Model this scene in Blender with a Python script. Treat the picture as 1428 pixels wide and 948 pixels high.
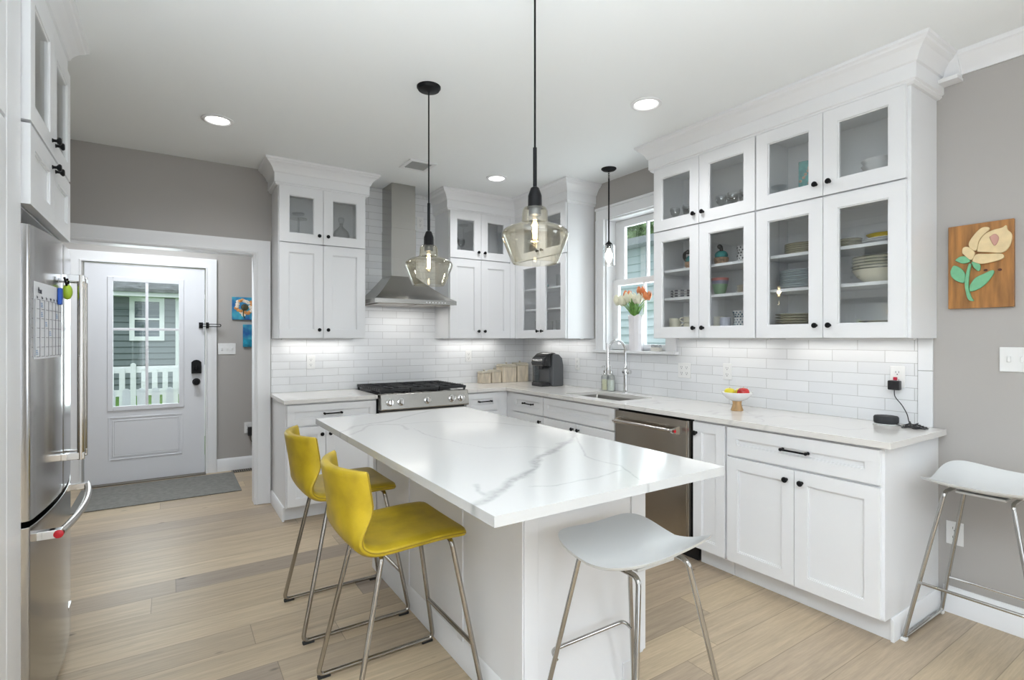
import bpy, bmesh, math, random
import numpy as np
from mathutils import Vector, Matrix
random.seed(7)
for o in list(bpy.data.objects): bpy.data.objects.remove(o)
S = bpy.context.scene
COL = S.collection
PI = math.pi
R = math.radians

# ------------------------------------------------------------------ camera, world, lights, exposure
cd = bpy.data.cameras.new('camera'); cam = bpy.data.objects.new('camera', cd); COL.objects.link(cam)
cam.location = (-3.2832, -4.7894, 1.3696)
cam.rotation_euler = (PI/2, 0, -0.5787)
cd.sensor_width = 36; cd.lens = 36*730.746/1428; cd.shift_y = -1.73/1428; cd.clip_start = .02
S.camera = cam
S.view_settings.view_transform = 'Standard'; S.view_settings.look = 'None'
S.view_settings.gamma = 1; S.view_settings.use_curve_mapping = False
S.view_settings.exposure = 0.32
W = bpy.data.worlds.new('sky'); S.world = W; W.use_nodes = True
bgn = W.node_tree.nodes['Background']; bgn.inputs[0].default_value = (.86, .93, 1, 1); bgn.inputs[1].default_value = 1.15

def area(name, loc, rot, sx, sy, power, color=(1, 1, 1), spread=PI):
    l = bpy.data.lights.new(name, 'AREA'); l.shape = 'RECTANGLE'; l.size = sx; l.size_y = sy
    l.energy = power; l.color = color; l.spread = spread
    o = bpy.data.objects.new(name, l); COL.objects.link(o); o.location = loc; o.rotation_euler = rot
    return o
area('rear_daylight_fill', (-3.0, -8.62, 1.35), (PI/2, 0, 0), 3.0, 2.2, 20, (.84, .92, 1))  # added fill behind the camera, stands in for daylight from an unseen rear opening
area('left_daylight_fill', (-4.62, -6.4, 1.5), (PI/2, 0, -PI/2), 1.6, 1.4, 6, (.84, .92, 1))  # added fill out of view on the left, as if from a window
area('right_daylight_fill', (.20, -6.3, 1.5), (PI/2, 0, PI/2), 1.8, 1.4, 26, (.84, .92, 1))  # added fill out of view on the right, as if from a window
area('sink_window_daylight', (.28, -1.65, 1.85), (PI/2, 0, PI/2), .6, 1.1, 8, (.93, .97, 1))
area('entry_door_daylight', (-3.46, 1.62, 1.35), (-PI/2, 0, 0), .55, 1.2, 8, (.93, .97, 1))
area('ceiling_bounce_fill', (-3.6, -5.15, 1.2), (PI, 0, 0), 1.2, .9, 130, (.86, .93, 1), R(140))  # added upward fill behind the camera, brightens the ceiling like bounced flash
sn = bpy.data.lights.new('sun', 'SUN'); sn.energy = 1.2; sn.angle = R(20); so = bpy.data.objects.new('sun', sn)
COL.objects.link(so); so.rotation_euler = (R(35), R(-15), 0)
DOWN_POWER = 7.5
PENDANT_POWER = 1.6
STRIP_POWER = .62

# ------------------------------------------------------------------ helpers
def props(o, label=None, cat=None, group=None, kind=None):
    for k, v in (('label', label), ('category', cat), ('group', group), ('kind', kind)):
        if v: o[k] = v
    return o

def thing(name, label, cat, loc=(0, 0, 0), rz=0, group=None):
    o = bpy.data.objects.new(name, None); COL.objects.link(o)
    o.location = loc; o.rotation_euler = (0, 0, rz); o.empty_display_size = .05
    return props(o, label, cat, group)

class MB:
    def __init__(s): s.bm = bmesh.new()
    def face(s, vs):
        try: return s.bm.faces.new(vs)
        except ValueError: return None
    def box(s, x0, y0, z0, x1, y1, z1):
        if x1 < x0: x0, x1 = x1, x0
        if y1 < y0: y0, y1 = y1, y0
        if z1 < z0: z0, z1 = z1, z0
        v = [s.bm.verts.new(p) for p in ((x0,y0,z0),(x1,y0,z0),(x1,y1,z0),(x0,y1,z0),(x0,y0,z1),(x1,y0,z1),(x1,y1,z1),(x0,y1,z1))]
        for f in ((3,2,1,0),(4,5,6,7),(0,1,5,4),(1,2,6,5),(2,3,7,6),(3,0,4,7)): s.face([v[i] for i in f])
        return s
    def lathe(s, prof, c=(0, 0, 0), seg=32, sx=1, sy=1, axis=None, close=False):
        """prof: list of (r, h); axis None = z, else direction vector"""
        M = Matrix.Identity(3)
        if axis is not None: M = Vector((0, 0, 1)).rotation_difference(Vector(axis)).to_matrix()
        rings = []
        for r, h in prof:
            if r < 1e-6: rings.append([s.bm.verts.new(Vector(c)+M@Vector((0, 0, h)))]); continue
            rings.append([s.bm.verts.new(Vector(c)+M@Vector((r*math.cos(2*PI*i/seg)*sx, r*math.sin(2*PI*i/seg)*sy, h))) for i in range(seg)])
        n = len(rings)
        for k in range(n if close else n-1):
            a, b = rings[k], rings[(k+1) % n]
            for i in range(seg):
                j = (i+1) % seg
                if len(a) == 1 and len(b) == 1: continue
                if len(a) == 1: s.face([a[0], b[i], b[j]])
                elif len(b) == 1: s.face([a[i], b[0], a[j]])
                else: s.face([a[i], b[i], b[j], a[j]])
        if not close:
            for rr in (rings[0], rings[-1]):
                if len(rr) > 1: s.face(rr)
        return s
    def cyl(s, p0, p1, r, r1=None, seg=16):
        p0, p1 = Vector(p0), Vector(p1); d = p1-p0
        return s.lathe([(r, 0), (r if r1 is None else r1, d.length)], p0, seg, axis=d.normalized())
    def tube(s, pts, r, seg=10, cap=True, closed=False):
        pts = [Vector(p) for p in pts]; n = len(pts); rings = []
        prev = None
        for i in range(n):
            if closed: t = (pts[(i+1) % n]-pts[i-1]).normalized()
            elif i == 0: t = (pts[1]-pts[0]).normalized()
            elif i == n-1: t = (pts[-1]-pts[-2]).normalized()
            else:
                t = ((pts[i]-pts[i-1]).normalized()+(pts[i+1]-pts[i]).normalized()).normalized()
            if prev is None:
                a = Vector((0, 0, 1)) if abs(t.z) < .9 else Vector((1, 0, 0))
                u = t.cross(a).normalized()
            else:
                u = (prev - t*prev.dot(t)).normalized()
            prev = u; w = t.cross(u)
            rr = r[i] if isinstance(r, (list, tuple)) else r
            rings.append([s.bm.verts.new(pts[i]+(u*math.cos(2*PI*k/seg)+w*math.sin(2*PI*k/seg))*rr) for k in range(seg)])
        for i in range(n if closed else n-1):
            a, b = rings[i], rings[(i+1) % n]
            for k in range(seg): s.face([a[k], a[(k+1) % seg], b[(k+1) % seg], b[k]])
        if cap and not closed:
            s.face(rings[0][::-1]); s.face(rings[-1])
        return s
    def prism(s, poly, f0, f1):
        """poly of 2d points; f0/f1 map (a,b) to 3d"""
        a = [s.bm.verts.new(f0(*p)) for p in poly]; b = [s.bm.verts.new(f1(*p)) for p in poly]
        n = len(poly); s.face(a[::-1]); s.face(b)
        for i in range(n): s.face([a[i], a[(i+1) % n], b[(i+1) % n], b[i]])
        return s
    def cells(s, us, vs, mask, t0, t1, f):
        """grid slab with holes. mask(i,j)->bool ; f(u,v,t)->xyz"""
        V = {}
        def g(i, j, t):
            k = (i, j, t)
            if k not in V: V[k] = s.bm.verts.new(f(us[i], vs[j], t0 if t == 0 else t1))
            return V[k]
        nu, nv = len(us)-1, len(vs)-1
        ok = lambda i, j: 0 <= i < nu and 0 <= j < nv and mask(i, j)
        for i in range(nu):
            for j in range(nv):
                if not ok(i, j): continue
                s.face([g(i,j,1), g(i+1,j,1), g(i+1,j+1,1), g(i,j+1,1)])
                s.face([g(i,j,0), g(i,j+1,0), g(i+1,j+1,0), g(i+1,j,0)])
                for di, dj, a, b in ((-1,0,(i,j+1),(i,j)), (1,0,(i+1,j),(i+1,j+1)), (0,-1,(i,j),(i+1,j)), (0,1,(i+1,j+1),(i,j+1))):
                    if not ok(i+di, j+dj): s.face([g(*a,0), g(*b,0), g(*b,1), g(*a,1)])
        return s
    def sweep(s, path, prof):
        """sweep profile (out, z) along a 2d polyline; outward = right side of travel; mitred"""
        P = [Vector((p[0], p[1])) for p in path]; n = len(P); rows = []
        for i in range(n):
            def nrm(a, b):
                d = (b-a).normalized(); return Vector((d.y, -d.x))
            if i == 0: m = nrm(P[0], P[1])
            elif i == n-1: m = nrm(P[-2], P[-1])
            else:
                a, b = nrm(P[i-1], P[i]), nrm(P[i], P[i+1]); m = (a+b)/(1+a.dot(b))
            rows.append([s.bm.verts.new((P[i].x+m.x*o, P[i].y+m.y*o, z)) for o, z in prof])
        k = len(prof)
        for i in range(n-1):
            for j in range(k): s.face([rows[i][j], rows[i+1][j], rows[i+1][(j+1) % k], rows[i][(j+1) % k]])
        s.face(rows[0][::-1]); s.face(rows[-1])
        return s
    def sphere(s, c, r, seg=16, rings=10, sx=1, sy=1, sz=1):
        pr = [(r*math.sin(PI*k/rings), -r*math.cos(PI*k/rings)*sz) for k in range(rings+1)]
        pr[0] = (0, pr[0][1]); pr[-1] = (0, pr[-1][1])
        return s.lathe(pr, c, seg, sx, sy)
    def build(s, name, mat, parent=None, bevel=0, angle=38, loc=None, rz=0, kind=None):
        bmesh.ops.recalc_face_normals(s.bm, faces=s.bm.faces)
        me = bpy.data.meshes.new(name); s.bm.to_mesh(me); s.bm.free()
        me.polygons.foreach_set('use_smooth', [True]*len(me.polygons))
        me.set_sharp_from_angle(angle=R(angle))
        o = bpy.data.objects.new(name, me); COL.objects.link(o)
        if isinstance(mat, (list, tuple)):
            for m in mat: me.materials.append(m)
        elif mat: me.materials.append(mat)
        if parent is not None: o.parent = parent
        if loc: o.location = loc
        if rz: o.rotation_euler = (0, 0, rz)
        if bevel:
            b = o.modifiers.new('bevel', 'BEVEL'); b.width = bevel; b.segments = 2; b.limit_method = 'ANGLE'; b.angle_limit = R(40); b.harden_normals = True
        if kind: o['kind'] = kind
        return o

def copy_tree(o, parent=None, loc=None):
    c = o.copy(); COL.objects.link(c)
    if parent is not None: c.parent = parent
    if loc is not None: c.location = loc
    for ch in list(o.children): copy_tree(ch, c)
    return c

def arc(c, r, a0, a1, n, f):
    return [f(c[0]+r*math.cos(a0+(a1-a0)*i/n), c[1]+r*math.sin(a0+(a1-a0)*i/n)) for i in range(n+1)]

def fillet(pts, r, n=6):
    """round the corners of a 3d polyline"""
    pts = [Vector(p) for p in pts]; out = [pts[0]]
    for i in range(1, len(pts)-1):
        a, b, c = pts[i-1], pts[i], pts[i+1]
        d0, d1 = (a-b), (c-b); rr = min(r, d0.length*.49, d1.length*.49)
        p0, p1 = b+d0.normalized()*rr, b+d1.normalized()*rr
        for k in range(n+1):
            t = k/n; out.append(p0*(1-t)**2 + b*2*t*(1-t) + p1*t*t)
    out.append(pts[-1]); return out

def text_mesh(txt, size, mat, name, parent, M, extrude=.0004):
    cu = bpy.data.curves.new('txt', 'FONT'); cu.body = txt; cu.size = size; cu.extrude = extrude
    cu.align_x = 'LEFT'; cu.resolution_u = 3
    to = bpy.data.objects.new('txt', cu); COL.objects.link(to)
    dg = bpy.context.evaluated_depsgraph_get()
    me = bpy.data.meshes.new_from_object(to.evaluated_get(dg))
    bpy.data.objects.remove(to); me.transform(M); me.materials.clear(); me.materials.append(mat)
    o = bpy.data.objects.new(name, me); COL.objects.link(o)
    if parent is not None: o.parent = parent
    return o

# ------------------------------------------------------------------ materials
def newmat(name):
    m = bpy.data.materials.new(name); m.use_nodes = True
    return m, m.node_tree.nodes, m.node_tree.links, m.node_tree.nodes['Principled BSDF']
def mat(name, col, rough=.5, metal=0, noise=0, nscale=20, bump=0, bscale=200, coat=0, stretch=None, spec=None, emit=None, estr=0):
    m, N, L, P = newmat(name)
    P.inputs['Base Color'].default_value = (*col, 1); P.inputs['Roughness'].default_value = rough; P.inputs['Metallic'].default_value = metal
    if coat: P.inputs['Coat Weight'].default_value = coat; P.inputs['Coat Roughness'].default_value = .1
    if spec is not None: P.inputs['Specular IOR Level'].default_value = spec
    if emit: P.inputs['Emission Color'].default_value = (*emit, 1); P.inputs['Emission Strength'].default_value = estr
    if noise or bump:
        tc = N.new('ShaderNodeTexCoord'); mp = N.new('ShaderNodeMapping'); L.new(tc.outputs['Object'], mp.inputs[0])
        if stretch: mp.inputs['Scale'].default_value = stretch
    if noise:
        n = N.new('ShaderNodeTexNoise'); n.inputs['Scale'].default_value = nscale; n.inputs['Detail'].default_value = 4
        L.new(mp.outputs[0], n.inputs[0])
        r = N.new('ShaderNodeMapRange'); r.inputs[1].default_value = .3; r.inputs[2].default_value = .7
        r.inputs[3].default_value = 1-noise; r.inputs[4].default_value = 1+noise
        L.new(n.outputs[0], r.inputs[0])
        x = N.new('ShaderNodeVectorMath'); x.operation = 'SCALE'; x.inputs[0].default_value = col
        L.new(r.outputs[0], x.inputs['Scale']); L.new(x.outputs[0], P.inputs['Base Color'])
    if bump:
        n2 = N.new('ShaderNodeTexNoise'); n2.inputs['Scale'].default_value = bscale; L.new(mp.outputs[0], n2.inputs[0])
        b = N.new('ShaderNodeBump'); b.inputs['Strength'].default_value = bump; b.inputs['Distance'].default_value = .002
        L.new(n2.outputs[0], b.inputs['Height']); L.new(b.outputs[0], P.inputs['Normal'])
    return m

def glass(name, tint=(1, 1, 1), base=.05, edge=.9, power=4, rough=0, edge_tint=None):
    m = bpy.data.materials.new(name); m.use_nodes = True; N = m.node_tree.nodes; L = m.node_tree.links
    N.remove(N['Principled BSDF']); out = N['Material Output']
    lw = N.new('ShaderNodeLayerWeight'); lw.inputs[0].default_value = .5
    pw = N.new('ShaderNodeMath'); pw.operation = 'POWER'; L.new(lw.outputs['Facing'], pw.inputs[0]); pw.inputs[1].default_value = power
    ma = N.new('ShaderNodeMath'); ma.operation = 'MULTIPLY_ADD'; ma.inputs[1].default_value = edge; ma.inputs[2].default_value = base; ma.use_clamp = True
    L.new(pw.outputs[0], ma.inputs[0])
    t = N.new('ShaderNodeBsdfTransparent'); t.inputs[0].default_value = (*tint, 1)
    if edge_tint:
        mx = N.new('ShaderNodeMix'); mx.data_type = 'RGBA'; mx.inputs[6].default_value = (*tint, 1); mx.inputs[7].default_value = (*edge_tint, 1)
        L.new(pw.outputs[0], mx.inputs[0]); L.new(mx.outputs[2], t.inputs[0])
    g = N.new('ShaderNodeBsdfGlossy'); g.inputs['Roughness'].default_value = rough
    x = N.new('ShaderNodeMixShader'); L.new(ma.outputs[0], x.inputs[0]); L.new(t.outputs[0], x.inputs[1]); L.new(g.outputs[0], x.inputs[2])
    L.new(x.outputs[0], out.inputs[0])
    return m

def steel(name, col=(.42, .41, .385), rough=.25, axis=0, amount=.04):
    m, N, L, P = newmat(name)
    P.inputs['Metallic'].default_value = 1; P.inputs['Base Color'].default_value = (*col, 1)
    tc = N.new('ShaderNodeTexCoord'); mp = N.new('ShaderNodeMapping'); L.new(tc.outputs['Object'], mp.inputs[0])
    sc = [400, 400, 400]; sc[axis] = 4; mp.inputs['Scale'].default_value = sc
    n = N.new('ShaderNodeTexNoise'); n.inputs['Scale'].default_value = 1; n.inputs['Detail'].default_value = 2; L.new(mp.outputs[0], n.inputs[0])
    r = N.new('ShaderNodeMapRange'); r.inputs[3].default_value = rough-amount*.5; r.inputs[4].default_value = rough+amount
    L.new(n.outputs[0], r.inputs[0]); L.new(r.outputs[0], P.inputs['Roughness'])
    b = N.new('ShaderNodeBump'); b.inputs['Strength'].default_value = .015; b.inputs['Distance'].default_value = .001
    L.new(n.outputs[0], b.inputs['Height']); L.new(b.outputs[0], P.inputs['Normal'])
    return m

def tile_mat(name, axis):
    m, N, L, P = newmat(name)
    tc = N.new('ShaderNodeTexCoord'); sp = N.new('ShaderNodeSeparateXYZ'); L.new(tc.outputs['Object'], sp.inputs[0])
    def off(sock, v):
        a = N.new('ShaderNodeMath'); a.operation = 'ADD'; L.new(sock, a.inputs[0]); a.inputs[1].default_value = v; return a.outputs[0]
    hx = off(sp.outputs[axis], (2.29 if axis == 0 else 2.282)-.136+.272*20)
    hz = off(sp.outputs[2], -.914+.0652*20)
    cb = N.new('ShaderNodeCombineXYZ'); L.new(hx, cb.inputs[0]); L.new(hz, cb.inputs[1])
    br = N.new('ShaderNodeTexBrick'); L.new(cb.outputs[0], br.inputs[0])
    br.offset = .5; br.offset_frequency = 2
    for k, v in (('Scale', 1), ('Mortar Size', .0016), ('Mortar Smooth', .15), ('Bias', 0), ('Brick Width', .272), ('Row Height', .0652)): br.inputs[k].default_value = v
    br.inputs['Color1'].default_value = (.80, .81, .82, 1); br.inputs['Color2'].default_value = (.74, .75, .765, 1); br.inputs['Mortar'].default_value = (.50, .50, .50, 1)
    L.new(br.outputs[0], P.inputs['Base Color']); P.inputs['Roughness'].default_value = .14
    ns = N.new('ShaderNodeTexNoise'); ns.inputs['Scale'].default_value = 14; L.new(tc.outputs['Object'], ns.inputs[0])
    h = N.new('ShaderNodeMath'); h.operation = 'MULTIPLY_ADD'; L.new(br.outputs['Fac'], h.inputs[0]); h.inputs[1].default_value = -1
    L.new(ns.outputs[0], h.inputs[2])
    b = N.new('ShaderNodeBump'); b.inputs['Strength'].default_value = .5; b.inputs['Distance'].default_value = .0025
    L.new(h.outputs[0], b.inputs['Height']); L.new(b.outputs[0], P.inputs['Normal'])
    return m

def floor_mat():
    m, N, L, P = newmat('oak_planks')
    tc = N.new('ShaderNodeTexCoord'); sp = N.new('ShaderNodeSeparateXYZ'); L.new(tc.outputs['Object'], sp.inputs[0])
    def M(op, a, b=None, c=None):
        n = N.new('ShaderNodeMath'); n.operation = op
        for i, v in enumerate((a, b, c)):
            if v is None: continue
            if isinstance(v, (int, float)): n.inputs[i].default_value = v
            else: L.new(v, n.inputs[i])
        return n.outputs[0]
    PW, PL = .19, 1.7
    yr = M('DIVIDE', M('ADD', sp.outputs[1], 20.05), PW); row = M('FLOOR', yr); fy = M('SUBTRACT', yr, row)
    wn = N.new('ShaderNodeTexWhiteNoise'); wn.noise_dimensions = '1D'; L.new(row, wn.inputs['W'])
    xr = M('ADD', M('DIVIDE', M('ADD', sp.outputs[0], 20), PL), M('MULTIPLY', wn.outputs[0], 7.3)); colm = M('FLOOR', xr); fx = M('SUBTRACT', xr, colm)
    wid = N.new('ShaderNodeTexWhiteNoise'); wid.noise_dimensions = '2D'
    cv = N.new('ShaderNodeCombineXYZ'); L.new(row, cv.inputs[0]); L.new(colm, cv.inputs[1]); L.new(cv.outputs[0], wid.inputs['Vector'])
    ramp = N.new('ShaderNodeValToRGB'); L.new(wid.outputs[0], ramp.inputs[0])
    e = ramp.color_ramp.elements; e[0].position = 0; e[0].color = (.43, .345, .265, 1); e[1].position = 1; e[1].color = (.73, .58, .395, 1)
    for p, c in ((.25, (.65, .51, .34, 1)), (.5, (.54, .425, .31, 1)), (.75, (.69, .545, .36, 1))):
        q = e.new(p); q.color = c
    # grain
    gv = N.new('ShaderNodeCombineXYZ'); L.new(M('MULTIPLY', sp.outputs[0], 2.2), gv.inputs[0]); L.new(M('MULTIPLY', sp.outputs[1], 42), gv.inputs[1]); L.new(M('MULTIPLY', wid.outputs[0], 60), gv.inputs[2])
    gn = N.new('ShaderNodeTexNoise'); gn.inputs['Scale'].default_value = 1; gn.inputs['Detail'].default_value = 6; gn.inputs['Roughness'].default_value = .62; gn.inputs['Distortion'].default_value = .6; L.new(gv.outputs[0], gn.inputs[0])
    g = N.new('ShaderNodeMapRange'); g.inputs[1].default_value = .25; g.inputs[2].default_value = .75; g.inputs[3].default_value = .74; g.inputs[4].default_value = 1.14; L.new(gn.outputs[0], g.inputs[0])
    fn = N.new('ShaderNodeTexNoise'); fn.inputs['Scale'].default_value = 5; fn.inputs['Detail'].default_value = 3
    fv = N.new('ShaderNodeCombineXYZ'); L.new(M('MULTIPLY', sp.outputs[0], 3), fv.inputs[0]); L.new(M('MULTIPLY', sp.outputs[1], 40), fv.inputs[1]); L.new(M('MULTIPLY', wid.outputs[0], 9), fv.inputs[2]); L.new(fv.outputs[0], fn.inputs[0])
    g2 = N.new('ShaderNodeMapRange'); g2.inputs[1].default_value = .3; g2.inputs[2].default_value = .7; g2.inputs[3].default_value = .93; g2.inputs[4].default_value = 1.05; L.new(fn.outputs[0], g2.inputs[0])
    # knots
    kv = N.new('ShaderNodeCombineXYZ'); L.new(M('MULTIPLY', sp.outputs[0], 1.1), kv.inputs[0]); L.new(M('MULTIPLY', sp.outputs[1], 2.6), kv.inputs[1])
    vo = N.new('ShaderNodeTexVoronoi'); vo.inputs['Scale'].default_value = 2.3; L.new(kv.outputs[0], vo.inputs['Vector'])
    k = N.new('ShaderNodeMapRange'); k.inputs[1].default_value = .02; k.inputs[2].default_value = .075; k.inputs[3].default_value = .30; k.inputs[4].default_value = 1; L.new(vo.outputs['Distance'], k.inputs[0])
    # seams
    ey = M('MULTIPLY', M('MINIMUM', fy, M('SUBTRACT', 1, fy)), PW); ex = M('MULTIPLY', M('MINIMUM', fx, M('SUBTRACT', 1, fx)), PL)
    s = N.new('ShaderNodeMapRange'); s.inputs[1].default_value = .0006; s.inputs[2].default_value = .0022; s.inputs[3].default_value = .42; s.inputs[4].default_value = .78; L.new(M('MINIMUM', ex, ey), s.inputs[0])
    tot = M('MULTIPLY', M('MULTIPLY', g.outputs[0], g2.outputs[0]), M('MULTIPLY', k.outputs[0], s.outputs[0]))
    x = N.new('ShaderNodeVectorMath'); x.operation = 'SCALE'; L.new(ramp.outputs[0], x.inputs[0]); L.new(tot, x.inputs['Scale']); L.new(x.outputs[0], P.inputs['Base Color'])
    P.inputs['Roughness'].default_value = .42
    b = N.new('ShaderNodeBump'); b.inputs['Strength'].default_value = .25; b.inputs['Distance'].default_value = .001
    L.new(tot, b.inputs['Height']); L.new(b.outputs[0], P.inputs['Normal'])
    return m

def quartz(name, vein_attr=False, seed=0, base=(.60, .60, .588, 1)):
    m, N, L, P = newmat(name)
    P.inputs['Roughness'].default_value = .12
    tc = N.new('ShaderNodeTexCoord')
    ns = N.new('ShaderNodeTexNoise'); ns.noise_dimensions = '4D'; ns.inputs['W'].default_value = seed; ns.inputs['Scale'].default_value = 3; L.new(tc.outputs['Object'], ns.inputs[0])
    mx = N.new('ShaderNodeMix'); mx.data_type = 'RGBA'; mx.inputs[6].default_value = base; mx.inputs[7].default_value = (.40, .405, .395, 1)
    if vein_attr:
        at = N.new('ShaderNodeAttribute'); at.attribute_name = 'vein'
        n2 = N.new('ShaderNodeTexNoise'); n2.inputs['Scale'].default_value = 45; n2.inputs['Detail'].default_value = 3; L.new(tc.outputs['Object'], n2.inputs[0])
        r = N.new('ShaderNodeMapRange'); r.inputs[1].default_value = .3; r.inputs[2].default_value = .65; r.inputs[3].default_value = .5; r.inputs[4].default_value = 1.1; L.new(n2.outputs[0], r.inputs[0])
        mu = N.new('ShaderNodeMath'); mu.operation = 'MULTIPLY'; mu.use_clamp = True; L.new(at.outputs['Fac'], mu.inputs[0]); L.new(r.outputs[0], mu.inputs[1]); L.new(mu.outputs[0], mx.inputs[0])
    else:
        vv = N.new('ShaderNodeVectorMath'); vv.operation = 'MULTIPLY_ADD'; L.new(ns.outputs[1], vv.inputs[0]); vv.inputs[1].default_value = (.5, .5, .5); L.new(tc.outputs['Object'], vv.inputs[2])
        n3 = N.new('ShaderNodeTexNoise'); n3.inputs['Scale'].default_value = 1.5; n3.inputs['Detail'].default_value = 2; L.new(vv.outputs[0], n3.inputs[0])
        a = N.new('ShaderNodeMath'); a.operation = 'SUBTRACT'; L.new(n3.outputs[0], a.inputs[0]); a.inputs[1].default_value = .5
        b = N.new('ShaderNodeMath'); b.operation = 'ABSOLUTE'; L.new(a.outputs[0], b.inputs[0])
        r = N.new('ShaderNodeMapRange'); r.inputs[1].default_value = 0; r.inputs[2].default_value = .012; r.inputs[3].default_value = .55; r.inputs[4].default_value = 0; L.new(b.outputs[0], r.inputs[0])
        mu = N.new('ShaderNodeMath'); mu.operation = 'MULTIPLY'; mu.use_clamp = True; L.new(r.outputs[0], mu.inputs[0]); L.new(ns.outputs[0], mu.inputs[1]); L.new(mu.outputs[0], mx.inputs[0])
    L.new(mx.outputs[2], P.inputs['Base Color'])
    return m

M_CAB = mat('cabinet_white', (.80, .805, .815), .32)
M_CEIL = mat('ceiling_paint', (.90, .925, .93), .8)
M_WALL = mat('greige_paint', (.43, .41, .39), .75, bump=.05, bscale=300)
M_TRIM = mat('trim_white', (.82, .825, .835), .35)
M_DOOR = mat('door_white', (.74, .75, .78), .35)
M_TILEB = tile_mat('subway_tile_back', 0)
M_TILER = tile_mat('subway_tile_right', 1)
M_TEDGE = mat('tile_edge', (.77, .78, .79), .14)
M_FLOOR = floor_mat()
M_QI = quartz('quartz_island', True)
M_Q = quartz('quartz_counter', False, 3.7, (.72, .70, .67, 1))
M_STEEL = steel('brushed_steel')
M_STEELH = steel('brushed_steel_horizontal', axis=0)
M_STEELY = steel('brushed_steel_dw', (.36, .325, .28), axis=1)
M_FRIDGE = steel('fridge_steel', (.43, .425, .42), .17, axis=2, amount=.03)
M_SINK = steel('sink_steel', (.33, .32, .30), .3)
M_CHROME = mat('chrome', (.78, .78, .78), .06, 1)
M_NICKEL = mat('satin_nickel', (.55, .52, .48), .2, 1)
M_LEG = mat('stool_leg_chrome', (.42, .395, .36), .15, 1)
M_LEGC = mat('stool_leg_bright_chrome', (.46, .45, .43), .08, 1)
M_BLACK = mat('matte_black_metal', (.008, .008, .009), .4, spec=.15)
M_IRON = mat('cast_iron', (.018, .019, .021), .45, bump=.3, bscale=400)
M_GLOSSB = mat('gloss_black', (.015, .015, .016), .12)
M_DARK = mat('dark_grey_plastic', (.05, .052, .056), .35)
M_PLASTB = mat('black_plastic', (.02, .02, .022), .3)
M_GREYP = mat('grey_plastic', (.085, .09, .095), .3)
M_LEATHER = mat('mustard_leather', (.46, .325, .012), .42, noise=.22, nscale=9, bump=.25, bscale=260)
M_SEAM = mat('leather_seam', (.27, .18, .01), .6)
M_SEATW = mat('white_seat_plastic', (.66, .67, .665), .28)
M_GLASS = glass('clear_pane', (.975, .985, .985), .095, .80, 4)
M_WGLASS = glass('window_pane', (.95, .98, .98), .05, .8, 4)
M_AMBER = glass('amber_glass', (.975, .965, .925), .06, .95, 2.6, edge_tint=(.86, .80, .60))
M_CLEARG = glass('drinking_glass', (.97, .975, .975), .07, .9, 2.2, edge_tint=(.80, .82, .83))
M_CREAM = mat('cream_ceramic', (.72, .68, .54), .25)
M_OLIVE = mat('olive_rim', (.10, .10, .055), .3)
M_SLATE = mat('slate_rim', (.22, .27, .30), .3)
M_WHITEC = mat('white_ceramic', (.78, .78, .78), .2)
M_BLUEG = mat('pale_blue_ceramic', (.68, .74, .76), .25)
M_TEAL = mat('teal_glaze', (.06, .33, .32), .25, noise=.3, nscale=40)
M_BROWN = mat('brown_pattern', (.42, .27, .17), .4, noise=.6, nscale=70)
M_YEL = mat('yellow_glaze', (.66, .50, .03), .25)
M_GREENC = mat('green_glaze', (.22, .36, .20), .3)
M_PINKC = mat('pink_glaze', (.55, .20, .18), .3)
M_LAV = mat('lavender_glaze', (.30, .28, .40), .3)
M_PLATE_W = mat('outlet_white', (.80, .80, .79), .3)
M_WOODP = mat('cedar_board', (.35, .155, .04), .45, noise=.45, nscale=5, stretch=(7, 1, .8))
M_PETAL = mat('petal_cream', (.74, .58, .33), .55, noise=.08, nscale=30)
M_LEAFG = mat('carved_leaf_green', (.18, .47, .26), .5, noise=.1, nscale=30)
M_BUD = mat('bud_pink', (.55, .30, .24), .5)
M_OAK = mat('bowl_oak', (.50, .31, .14), .45, noise=.25, nscale=8, stretch=(6, 6, 1))
M_CANI = mat('whitewashed_wood', (.62, .54, .42), .6, noise=.22, nscale=14, stretch=(3, 3, .5))
M_CANL = mat('canister_lid', (.60, .55, .45), .5, noise=.15, nscale=14)
M_MATG = mat('doormat_grey', (.20, .195, .18), .95, noise=.14, nscale=30, bump=.5, bscale=300)
M_RUBB = mat('black_rubber', (.015, .015, .015), .7)
M_DARKIN = mat('appliance_recess', (.01, .01, .01), .6)
def emis(name, col, s):
    m = bpy.data.materials.new(name); m.use_nodes = True; N = m.node_tree.nodes; N.remove(N['Principled BSDF'])
    e = N.new('ShaderNodeEmission'); e.inputs[0].default_value = (*col, 1); e.inputs[1].default_value = s
    m.node_tree.links.new(e.outputs[0], N['Material Output'].inputs[0]); return m
M_LED = emis('led_disc', (1, .98, .95), 6)
M_LEDS = mat('strip_diffuser', (.8, .8, .8), .4)
M_FILA = emis('filament', (1, .80, .50), 16)
M_BULB = emis('frosted_bulb', (1, .95, .86), 7)
M_CLIPG = mat('lime_plastic', (.36, .52, .03), .35)
M_CLIPB = mat('blue_plastic', (.01, .08, .42), .35)
M_PAPER = mat('calendar_paper', (.72, .73, .76), .5)
M_INK = mat('ink', (.04, .04, .06), .6)
M_INKB = mat('ink_blue', (.10, .25, .50), .6)
M_RED = mat('red_medallion', (.50, .01, .02), .25)

# ------------------------------------------------------------------ room shell
CEIL = 2.775
MB().box(-4.6, -8.7, -.10, .15, 1.50, 0).build('floor', M_FLOOR, kind='structure')
MB().box(-4.6, -8.7, CEIL, .15, 1.55, CEIL+.1).build('ceiling', M_CEIL, kind='structure')
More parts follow.
